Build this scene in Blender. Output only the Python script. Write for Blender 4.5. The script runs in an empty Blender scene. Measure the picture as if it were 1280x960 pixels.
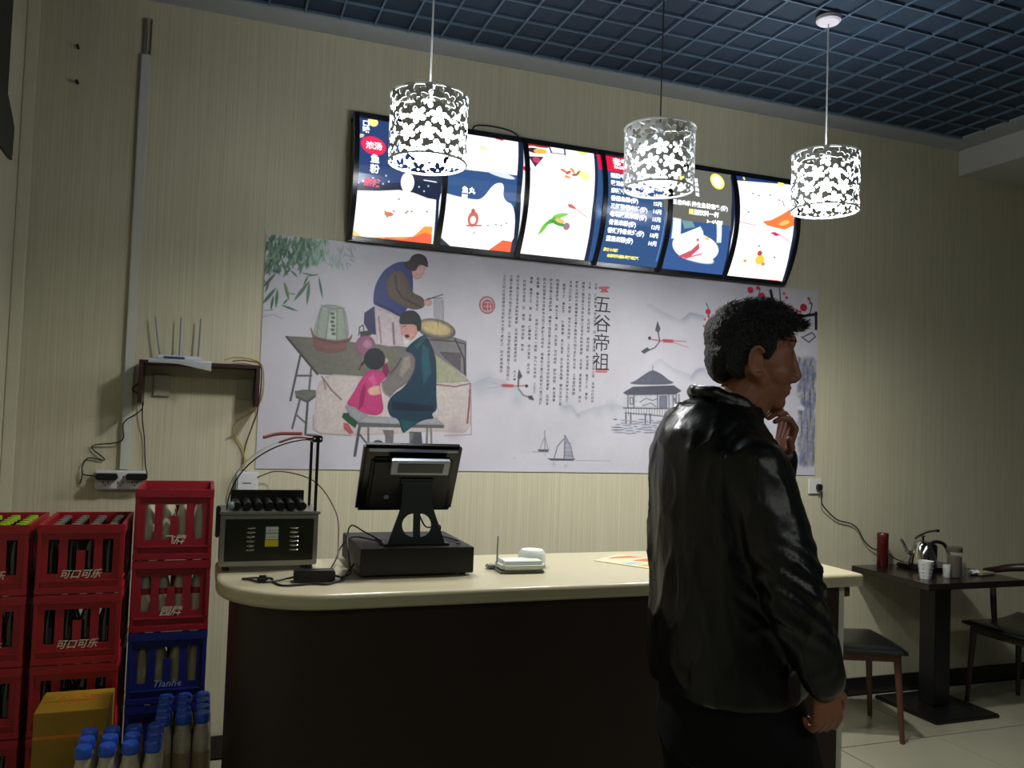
import bpy, bmesh, math, random
import numpy as np
from mathutils import Vector, Matrix, noise
rnd = random.Random(7)
PI = math.pi
S = bpy.context.scene
C = S.collection

# ---------------------------------------------------------------- camera
def make_camera():
    y, t, r = math.radians(19.9), math.radians(2.26), math.radians(2.02)
    f = Vector((math.sin(y)*math.cos(t), math.cos(y)*math.cos(t), math.sin(t)))
    rt = Vector((math.cos(y), -math.sin(y), 0)); up = rt.cross(f)
    r2 = math.cos(r)*rt + math.sin(r)*up; u2 = -math.sin(r)*rt + math.cos(r)*up
    cd = bpy.data.cameras.new('camera'); cd.sensor_fit = 'HORIZONTAL'; cd.sensor_width = 36
    cd.lens = 1045.0/1280*36; cd.clip_start = .05
    o = bpy.data.objects.new('camera', cd); C.objects.link(o)
    o.matrix_world = Matrix(((r2.x, u2.x, -f.x, 0), (r2.y, u2.y, -f.y, 0), (r2.z, u2.z, -f.z, 1.5), (0, 0, 0, 1)))
    S.camera = o
make_camera()
# ---------------------------------------------------------------- world, lights, exposure
S.view_settings.view_transform = 'Standard'; S.view_settings.look = 'None'
S.view_settings.exposure = 0.0; S.view_settings.gamma = 1.0; S.view_settings.use_curve_mapping = False
W = bpy.data.worlds.new('world'); S.world = W; W.use_nodes = True
W.node_tree.nodes['Background'].inputs[0].default_value = (.75, .85, 1.0, 1)
W.node_tree.nodes['Background'].inputs[1].default_value = 0.022
LAMP_POWER = (56.0, 6.0, 60.0)      # emission of the three glass globes
ADDED_SPOT_WATTS = (46.0, 46.0, 92.0)      # spots added under the globes to brighten counter and lower wall
MENU_POWER = 1.25
def area(name, loc, target, size, power, col):
    ld = bpy.data.lights.new(name, 'AREA'); ld.shape = 'RECTANGLE'; ld.size, ld.size_y = size; ld.energy = power; ld.color = col
    o = bpy.data.objects.new(name, ld); C.objects.link(o); o.location = loc
    o.rotation_euler = (Vector(target)-Vector(loc)).to_track_quat('-Z', 'Y').to_euler()
# fill added over and behind the camera, standing in for unseen room lamps
area('room_fill', (1.8, -1.3, 3.2), (1.8, -1.2, 0), (5.0, .6), 42, (.95, 1, .92))

# ---------------------------------------------------------------- materials
def srgb(c):
    if isinstance(c, str): c = tuple(int(c[i:i+2], 16)/255 for i in (0, 2, 4))
    return tuple(v/12.92 if v <= .04045 else ((v+.055)/1.055)**2.4 for v in c)
MATS = {}
def M(name, col, rough=.5, metal=0., var=.08, scale=20., bump=0., bscale=None, stretch=None, trans=0., coat=0., emit=None, estr=0., spec=.5):
    if name in MATS: return MATS[name]
    m = bpy.data.materials.new(name); m.use_nodes = True; nt = m.node_tree; N = nt.nodes; L = nt.links
    b = N['Principled BSDF']; c = srgb(col)
    b.inputs['Roughness'].default_value = rough; b.inputs['Metallic'].default_value = metal
    b.inputs['Specular IOR Level'].default_value = spec
    b.inputs['Transmission Weight'].default_value = trans; b.inputs['Coat Weight'].default_value = coat
    tc = N.new('ShaderNodeTexCoord'); mp = N.new('ShaderNodeMapping'); L.new(tc.outputs['Object'], mp.inputs[0])
    if stretch: mp.inputs['Scale'].default_value = stretch
    nz = N.new('ShaderNodeTexNoise'); nz.inputs['Scale'].default_value = scale; nz.inputs['Detail'].default_value = 4; L.new(mp.outputs[0], nz.inputs['Vector'])
    mx = N.new('ShaderNodeMix'); mx.data_type = 'RGBA'; L.new(nz.outputs['Fac'], mx.inputs['Factor'])
    mx.inputs['A'].default_value = (*[v*(1-var) for v in c], 1); mx.inputs['B'].default_value = (*[min(1, v*(1+var)) for v in c], 1)
    L.new(mx.outputs['Result'], b.inputs['Base Color'])
    if bump:
        n2 = N.new('ShaderNodeTexNoise'); n2.inputs['Scale'].default_value = bscale or scale; n2.inputs['Detail'].default_value = 5; L.new(mp.outputs[0], n2.inputs['Vector'])
        bp = N.new('ShaderNodeBump'); bp.inputs['Strength'].default_value = bump; bp.inputs['Distance'].default_value = .01
        L.new(n2.outputs['Fac'], bp.inputs['Height']); L.new(bp.outputs[0], b.inputs['Normal'])
    if emit:
        b.inputs['Emission Color'].default_value = (*srgb(emit), 1); b.inputs['Emission Strength'].default_value = estr
    MATS[name] = m; return m
def glass(name, col, rough=.03, alpha=.25):
    """thin clear sheet: transparent with a glossy sheen"""
    if name in MATS: return MATS[name]
    m = bpy.data.materials.new(name); m.use_nodes = True; nt = m.node_tree; N = nt.nodes; L = nt.links
    b = N['Principled BSDF']; b.inputs['Base Color'].default_value = (*srgb(col), 1); b.inputs['Roughness'].default_value = rough
    b.inputs['Alpha'].default_value = alpha
    nz = N.new('ShaderNodeTexNoise'); nz.inputs['Scale'].default_value = 30; bp = N.new('ShaderNodeBump'); bp.inputs['Strength'].default_value = .08
    L.new(nz.outputs['Fac'], bp.inputs['Height']); L.new(bp.outputs[0], b.inputs['Normal'])
    MATS[name] = m; return m

def wallpaper():
    m = bpy.data.materials.new('striped wallpaper'); m.use_nodes = True; nt = m.node_tree; N = nt.nodes; L = nt.links
    b = N['Principled BSDF']; b.inputs['Roughness'].default_value = .62; b.inputs['Specular IOR Level'].default_value = .3
    tc = N.new('ShaderNodeTexCoord'); mp = N.new('ShaderNodeMapping'); mp.inputs['Scale'].default_value = (150, 150, 2.0); L.new(tc.outputs['Object'], mp.inputs[0])
    nz = N.new('ShaderNodeTexNoise'); nz.inputs['Scale'].default_value = 1.0; nz.inputs['Detail'].default_value = 5; L.new(mp.outputs[0], nz.inputs['Vector'])
    n2 = N.new('ShaderNodeTexNoise'); n2.inputs['Scale'].default_value = 1.3; n2.inputs['Detail'].default_value = 3; L.new(tc.outputs['Object'], n2.inputs['Vector'])
    wv = N.new('ShaderNodeTexWave'); wv.wave_type = 'BANDS'; wv.bands_direction = 'X'; wv.inputs['Scale'].default_value = 22; wv.inputs['Distortion'].default_value = .6; L.new(tc.outputs['Object'], wv.inputs['Vector'])
    r = N.new('ShaderNodeValToRGB'); e = r.color_ramp.elements; e[0].position = .3; e[0].color = (*srgb('b9b499'), 1); e[1].position = .75; e[1].color = (*srgb('c9c4a9'), 1)
    L.new(nz.outputs['Fac'], r.inputs[0])
    mx = N.new('ShaderNodeMix'); mx.data_type = 'RGBA'; mx.blend_type = 'MULTIPLY'; mx.inputs['Factor'].default_value = .05
    L.new(r.outputs[0], mx.inputs['A']); L.new(wv.outputs['Color'], mx.inputs['B'])
    m2 = N.new('ShaderNodeMix'); m2.data_type = 'RGBA'; m2.blend_type = 'MULTIPLY'; m2.inputs['Factor'].default_value = .18
    L.new(mx.outputs['Result'], m2.inputs['A']); L.new(n2.outputs['Fac'], m2.inputs['B']); L.new(m2.outputs['Result'], b.inputs['Base Color'])
    bp = N.new('ShaderNodeBump'); bp.inputs['Strength'].default_value = .25; bp.inputs['Distance'].default_value = .002; L.new(nz.outputs['Fac'], bp.inputs['Height']); L.new(bp.outputs[0], b.inputs['Normal'])
    return m

# ---------------------------------------------------------------- mesh helpers
def catmull(P, n=6):
    P = [Vector(p) for p in P]
    if len(P) < 3: return P
    out = []
    for i in range(len(P)-1):
        p0 = P[i-1] if i else 2*P[0]-P[1]; p1, p2 = P[i], P[i+1]; p3 = P[i+2] if i+2 < len(P) else 2*P[-1]-P[-2]
        for k in range(n):
            t = k/n
            out.append(.5*((2*p1)+(p2-p0)*t+(2*p0-5*p1+4*p2-p3)*t*t+(3*p1-p0-3*p2+p3)*t**3))
    out.append(P[-1]); return out
class MB:
    def __init__(s): s.V = []; s.F = []; s.X = Matrix()
    def add(s, V, F):
        n = len(s.V); s.V += [tuple(s.X @ Vector(v)) for v in V]; s.F += [tuple(i+n for i in f) for f in F]; return s
    def box(s, c, d, b=0., rot=None):
        bm = bmesh.new(); bmesh.ops.create_cube(bm, size=1)
        for v in bm.verts: v.co = Vector((v.co.x*d[0], v.co.y*d[1], v.co.z*d[2]))
        if b: bmesh.ops.bevel(bm, geom=bm.edges[:], offset=min(b, min(d)*.45), segments=2, affect='EDGES')
        R = rot or Matrix.Identity(3); c = Vector(c); bm.verts.index_update()
        V = [tuple(c + R @ v.co) for v in bm.verts]; F = [[v.index for v in f.verts] for f in bm.faces]; bm.free(); return s.add(V, F)
    def box2(s, a, b_, b=0.):
        return s.box([(a[i]+b_[i])/2 for i in range(3)], [abs(b_[i]-a[i]) for i in range(3)], b)
    def cyl(s, p, q, r0, r1=None, n=16, cap=True):
        r1 = r0 if r1 is None else r1; p = Vector(p); q = Vector(q); d = (q-p).normalized(); a = d.orthogonal().normalized(); b = d.cross(a)
        V = []; F = []
        for c, r in ((p, r0), (q, r1)):
            for i in range(n):
                t = 2*PI*i/n; V.append(c+a*r*math.cos(t)+b*r*math.sin(t))
        for i in range(n): j = (i+1) % n; F.append((i, j, n+j, n+i))
        if cap: F += [tuple(range(n-1, -1, -1)), tuple(range(n, 2*n))]
        return s.add(V, F)
    def lathe(s, prof, c=(0, 0, 0), n=20, cap=True):
        V = []; F = []; c = Vector(c)
        for r, z in prof:
            for i in range(n): t = 2*PI*i/n; V.append(c+Vector((r*math.cos(t), r*math.sin(t), z)))
        for k in range(len(prof)-1):
            for i in range(n): j = (i+1) % n; F.append((k*n+i, k*n+j, (k+1)*n+j, (k+1)*n+i))
        if cap: F += [tuple(range(n-1, -1, -1)), tuple(range((len(prof)-1)*n, len(prof)*n))]
        return s.add(V, F)
    def tube(s, P, r, n=8, k=6):
        P = catmull(P, k); V = []; F = []; d = (P[1]-P[0]).normalized(); a = d.orthogonal().normalized()
        for i, p in enumerate(P):
            d = (P[min(i+1, len(P)-1)]-P[max(i-1, 0)]).normalized(); a = (a-d*a.dot(d)).normalized(); b = d.cross(a)
            rr = r(i/(len(P)-1)) if callable(r) else r
            for j in range(n): t = 2*PI*j/n; V.append(p+a*rr*math.cos(t)+b*rr*math.sin(t))
        for i in range(len(P)-1):
            for j in range(n): q = (j+1) % n; F.append((i*n+j, i*n+q, (i+1)*n+q, (i+1)*n+j))
        F += [tuple(range(n-1, -1, -1)), tuple(range((len(P)-1)*n, len(P)*n))]
        return s.add(V, F)
    def rings(s, R, cap=True):
        n = len(R[0]); V = [v for r in R for v in r]; F = []
        for k in range(len(R)-1):
            for i in range(n): j = (i+1) % n; F.append((k*n+i, k*n+j, (k+1)*n+j, (k+1)*n+i))
        if cap: F += [tuple(range(n-1, -1, -1)), tuple(range((len(R)-1)*n, len(R)*n))]
        return s.add(V, F)
    def prism(s, poly, z0, z1, axis='z'):
        n = len(poly)
        def P(u, v, w): return {'z': (u, v, w), 'y': (u, w, v), 'x': (w, u, v)}[axis]
        V = [P(u, v, z0) for u, v in poly]+[P(u, v, z1) for u, v in poly]
        F = [tuple(range(n-1, -1, -1)), tuple(range(n, 2*n))]+[(i, (i+1) % n, n+(i+1) % n, n+i) for i in range(n)]
        return s.add(V, F)
    def panel(s, x0, x1, z0, z1, y0, y1, holes):
        """flat plate in XZ with rectangular openings (x0,x1,z0,z1)"""
        xs = sorted({x0, x1, *[h[i] for h in holes for i in (0, 1)]}); zs = sorted({z0, z1, *[h[i] for h in holes for i in (2, 3)]})
        def solid(i, j):
            if not (0 <= i < len(xs)-1 and 0 <= j < len(zs)-1): return False
            x = (xs[i]+xs[i+1])/2; z = (zs[j]+zs[j+1])/2
            return not any(h[0] < x < h[1] and h[2] < z < h[3] for h in holes)
        V = [(x, y, z) for y in (y0, y1) for z in zs for x in xs]; nx = len(xs); nn = nx*len(zs); F = []
        for i in range(nx-1):
            for j in range(len(zs)-1):
                if not solid(i, j): continue
                a, b, c, d = j*nx+i, j*nx+i+1, (j+1)*nx+i+1, (j+1)*nx+i
                F += [(a, b, c, d), (d+nn, c+nn, b+nn, a+nn)]
                for (di, dj, p, q) in ((0, -1, a, b), (1, 0, b, c), (0, 1, c, d), (-1, 0, d, a)):
                    if not solid(i+di, j+dj): F.append((q, p, p+nn, q+nn))
        return s.add(V, F)
    def sphere(s, c, r, n=16, m=10, rot=None):
        if not hasattr(r, '__len__'): r = (r, r, r)
        c = Vector(c); V = []; F = []; R = rot or Matrix.Identity(3)
        for i in range(m+1):
            p = PI*i/m
            for j in range(n):
                t = 2*PI*j/n; e = 1e-4 if i in (0, m) else 0
                V.append(c+R @ Vector((r[0]*(math.sin(p)+e)*math.cos(t), r[1]*(math.sin(p)+e)*math.sin(t), -r[2]*math.cos(p))))
        for i in range(m):
            for j in range(n): q = (j+1) % n; F.append((i*n+j, i*n+q, (i+1)*n+q, (i+1)*n+j))
        F += [tuple(range(n-1, -1, -1)), tuple(range(m*n, (m+1)*n))]
        return s.add(V, F)
    def cap(s, p, q, r0, r1):
        """tapered capsule"""
        s.sphere(p, r0, 14, 8); s.sphere(q, r1, 14, 8); return s.cyl(p, q, r0*.995, r1*.995, 14)
    def mesh(s, name, mat, smooth=False):
        me = bpy.data.meshes.new(name); me.from_pydata([tuple(v) for v in s.V], [], s.F)
        bm = bmesh.new(); bm.from_mesh(me); bmesh.ops.recalc_face_normals(bm, faces=bm.faces[:]); bm.to_mesh(me); bm.free()
        if mat: me.materials.append(mat)
        if smooth:
            me.polygons.foreach_set('use_smooth', [True]*len(me.polygons))
            if smooth != 'all': me.set_sharp_from_angle(angle=math.radians(38))
        return me
def obj(name, mb, mat, parent=None, smooth=True, loc=None):
    me = mb if isinstance(mb, bpy.types.Mesh) else mb.mesh(name, mat, smooth)
    o = bpy.data.objects.new(name, me); C.objects.link(o)
    if parent: o.parent = parent
    if loc: o.location = loc
    return o
def tag(o, label, cat, group=None):
    o['label'] = label; o['category'] = cat
    if group: o['group'] = group
    return o
def thing(name, label, cat, loc=(0, 0, 0), rz=0, group=None):
    o = bpy.data.objects.new(name, None); C.objects.link(o); o.location = loc; o.rotation_euler = (0, 0, rz); o.empty_display_size = .05
    return tag(o, label, cat, group)
def struct(name, mb, mat, parent=None, smooth=False):
    o = obj(name, mb, mat, parent, smooth)
    if not parent: o['kind'] = 'structure'
    return o
def dup(root, loc, rz, label, group=None):
    r = root.copy(); C.objects.link(r); r.location = loc; r.rotation_euler = (0, 0, rz); r['label'] = label
    if group: r['group'] = group
    for ch in list(root.children):
        c = ch.copy(); C.objects.link(c); c.parent = r
        for g in list(ch.children):
            d = g.copy(); C.objects.link(d); d.parent = c
    return r
def text_mesh(body, size, vert=False, shear=0., line=1.0, bold=0., align='LEFT'):
    cu = bpy.data.curves.new('t', 'FONT'); cu.body = '\n'.join(body) if vert else body
    cu.size = size; cu.shear = shear; cu.space_line = line; cu.resolution_u = 1; cu.offset = bold; cu.align_x = align; cu.fill_mode = 'FRONT'
    o = bpy.data.objects.new('t', cu); C.objects.link(o)
    dg = bpy.context.evaluated_depsgraph_get(); me = bpy.data.meshes.new_from_object(o.evaluated_get(dg))
    bpy.data.objects.remove(o); bpy.data.curves.remove(cu); me.materials.clear(); return me
def lettering_each(name, items, mat, parent, fn):
    for it_ in items: lettering(name, [it_], mat, parent, fn)
def lettering(name, items, mat, parent, fn):
    """items: (body,size,u,v,kwargs) laid on a surface given by fn(u,v)->(x,y,z)"""
    V = []; F = []
    for body, size, u, v, kw in items:
        me = text_mesh(body, size, **kw); n = len(V)
        V += [fn(u+w.co.x, v+w.co.y) for w in me.vertices]; F += [tuple(i+n for i in p.vertices) for p in me.polygons]
        bpy.data.meshes.remove(me)
    me = bpy.data.meshes.new(name); me.from_pydata(V, [], F); me.materials.append(mat)
    o = bpy.data.objects.new(name, me); C.objects.link(o); o.parent = parent; return o

# ---------------------------------------------------------------- flat print painted in numpy (mural and menu films)
def paint(spec, wmm, hmm, s, bg, wash=0., seed=1, edge=.1, dim=1.):
    w, h = int(wmm*s), int(hmm*s); rs = np.random.RandomState(seed)
    def lf(n):
        g = rs.rand(n*h//w+3, n+3); yy = np.linspace(0, n*h/w, h); xx = np.linspace(0, n, w); y0 = yy.astype(int); x0 = xx.astype(int); fy = (yy-y0)[:, None]; fx = (xx-x0)[None]
        fy = fy*fy*(3-2*fy); fx = fx*fx*(3-2*fx)
        return (g[y0][:, x0]*(1-fy)*(1-fx)+g[y0+1][:, x0]*fy*(1-fx)+g[y0][:, x0+1]*(1-fy)*fx+g[y0+1][:, x0+1]*fy*fx)
    nz = (lf(12)+.5*lf(40)+.25*lf(150))/1.75; tx = (lf(260)+lf(500))/2
    A = np.ones((h, w, 3))*np.array(bg)/255*(1-wash*(nz[..., None]-.45))
    def comp(x0, y0, x1, y1, fn, col):
        x0 = max(0, int(x0)-3); y0 = max(0, int(y0)-3); x1 = min(w, int(x1)+4); y1 = min(h, int(y1)+4)
        if x1 <= x0 or y1 <= y0: return
        Y, X = np.mgrid[y0:y1, x0:x1]; d = fn(X+.5, Y+.5)      # d>0 inside, px
        a = np.clip(d/1.2+.5, 0, 1)[..., None]
        c = np.array(col)*(1-edge*(1-np.clip(d/5, 0, 1)))[..., None]
        c = c*(1+wash*1.6*(nz[y0:y1, x0:x1]-.5)[..., None]+wash*1.4*(tx[y0:y1, x0:x1]-.5)[..., None])
        A[y0:y1, x0:x1] = A[y0:y1, x0:x1]*(1-a)+c*a
    def seg(X, Y, a, b):
        ax, ay = a; bx, by = b; dx, dy = bx-ax, by-ay; t = np.clip(((X-ax)*dx+(Y-ay)*dy)/(dx*dx+dy*dy+1e-9), 0, 1)
        return np.hypot(X-ax-t*dx, Y-ay-t*dy), t
    for ln in spec.strip().split('\n'):
        q = ln.split(); k = q[0]; col = [float(t)/255 for t in q[1:4]]; v = [float(t)*s for t in q[4:]]
        if k == 'p':
            P = list(zip(v[0::2], v[1::2]))
            if len(P) >= 9:
                for _ in range(2): P = [(a[0]*(1-t)+b[0]*t, a[1]*(1-t)+b[1]*t) for a, b in zip(P, P[1:]+P[:1]) for t in (.22, .78)]
            def fn(X, Y):
                ins = np.zeros(X.shape, bool); dm = np.full(X.shape, 1e9)
                for i in range(len(P)):
                    a, b = P[i], P[(i+1) % len(P)]; dm = np.minimum(dm, seg(X, Y, a, b)[0])
                    c = (a[1] > Y) != (b[1] > Y); ins ^= c & (X < (b[0]-a[0])*(Y-a[1])/((b[1]-a[1]) or 1e-9)+a[0])
                return np.where(ins, dm, -dm)
            comp(min(p[0] for p in P), min(p[1] for p in P), max(p[0] for p in P), max(p[1] for p in P), fn, col)
        elif k == 'l':
            P = list(zip(v[1::2], v[2::2])); r = max(v[0]/2, .35)
            def fn(X, Y):
                d = np.full(X.shape, 1e9)
                for a, b in zip(P, P[1:]): d = np.minimum(d, seg(X, Y, a, b)[0])
                return r-d
            comp(min(p[0] for p in P)-r, min(p[1] for p in P)-r, max(p[0] for p in P)+r, max(p[1] for p in P)+r, fn, col)
        elif k == 'w':
            P = list(zip(v[1::2], v[2::2])); r = v[0]*3; x0 = max(0, int(min(p[0] for p in P)-r)); x1 = min(w, int(max(p[0] for p in P)+r)); y0 = max(0, int(min(p[1] for p in P)-r*3)); y1 = min(h, int(max(p[1] for p in P)+r))
            Y, X = np.mgrid[y0:y1, x0:x1]; d = np.full(X.shape, 1e9); sg = np.zeros(X.shape)
            for a, b in zip(P, P[1:]):
                q, t = seg(X, Y, a, b); sg = np.where(q < d, Y-(a[1]+(b[1]-a[1])*t), sg); d = np.minimum(d, q)
            al = np.where(sg > 0, np.clip(1-d/(r*.5), 0, 1)*.45, np.clip(1-d/(r*2.2), 0, 1)**1.5*.45)*(.5+nz[y0:y1, x0:x1]); al = al[..., None]; A[y0:y1, x0:x1] = A[y0:y1, x0:x1]*(1-al)+np.array(col)*al
        elif k == 'b':
            r = v[0]*1.6; cx, cy = v[1], v[2]; x0 = max(0, int(cx-r)); x1 = min(w, int(cx+r)); y0 = max(0, int(cy-r)); y1 = min(h, int(cy+r))
            if x1 > x0 and y1 > y0:
                Y, X = np.mgrid[y0:y1, x0:x1]; a = (np.clip(1-np.hypot(X-cx, Y-cy)/r, 0, 1)**1.2*.75*(.5+nz[y0:y1, x0:x1]))[..., None]; A[y0:y1, x0:x1] = A[y0:y1, x0:x1]*(1-a)+np.array(col)*a
        elif k == 'e':
            cx, cy, rx, ry = v[:4]; t = -math.radians(float(q[8])); R = max(rx, ry)
            def fn(X, Y):
                u = ((X-cx)*math.cos(t)+(Y-cy)*math.sin(t))/rx; w_ = (-(X-cx)*math.sin(t)+(Y-cy)*math.cos(t))/ry
                return (1-np.hypot(u, w_))*min(rx, ry)
            comp(cx-R, cy-R, cx+R, cy+R, fn, col)
        elif k == 'f':
            a = (v[1], v[2]); b = (v[3], v[4]); wd = v[0]
            def fn(X, Y):
                d, t = seg(X, Y, a, b); return wd*.5*np.sin(np.clip(t, .02, .98)*PI)**.8-d
            comp(min(a[0], b[0])-wd, min(a[1], b[1])-wd, max(a[0], b[0])+wd, max(a[1], b[1])+wd, fn, col)
    A = A*dim; B = A.copy(); B[1:-1, 1:-1] = (A[1:-1, 1:-1]*4+A[:-2, 1:-1]+A[2:, 1:-1]+A[1:-1, :-2]+A[1:-1, 2:])/8
    return np.clip(B, 0, 1)
def image(name, A):
    h, w = A.shape[:2]; im = bpy.data.images.new(name, w, h); px = np.ones((h, w, 4), np.float32); px[..., :3] = A
    im.pixels.foreach_set(px.ravel()); im.update(); im.pack(); return im
def print_mat(name, im, rough=.5, emit=0.):
    m = bpy.data.materials.new(name); m.use_nodes = True; nt = m.node_tree; N = nt.nodes; L = nt.links; b = N['Principled BSDF']
    t = N.new('ShaderNodeTexImage'); t.image = im; b.inputs['Roughness'].default_value = rough
    if emit:
        b.inputs['Base Color'].default_value = (.02, .02, .02, 1); L.new(t.outputs[0], b.inputs['Emission Color']); b.inputs['Emission Strength'].default_value = emit
    else: L.new(t.outputs[0], b.inputs['Base Color'])
    return m

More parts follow.
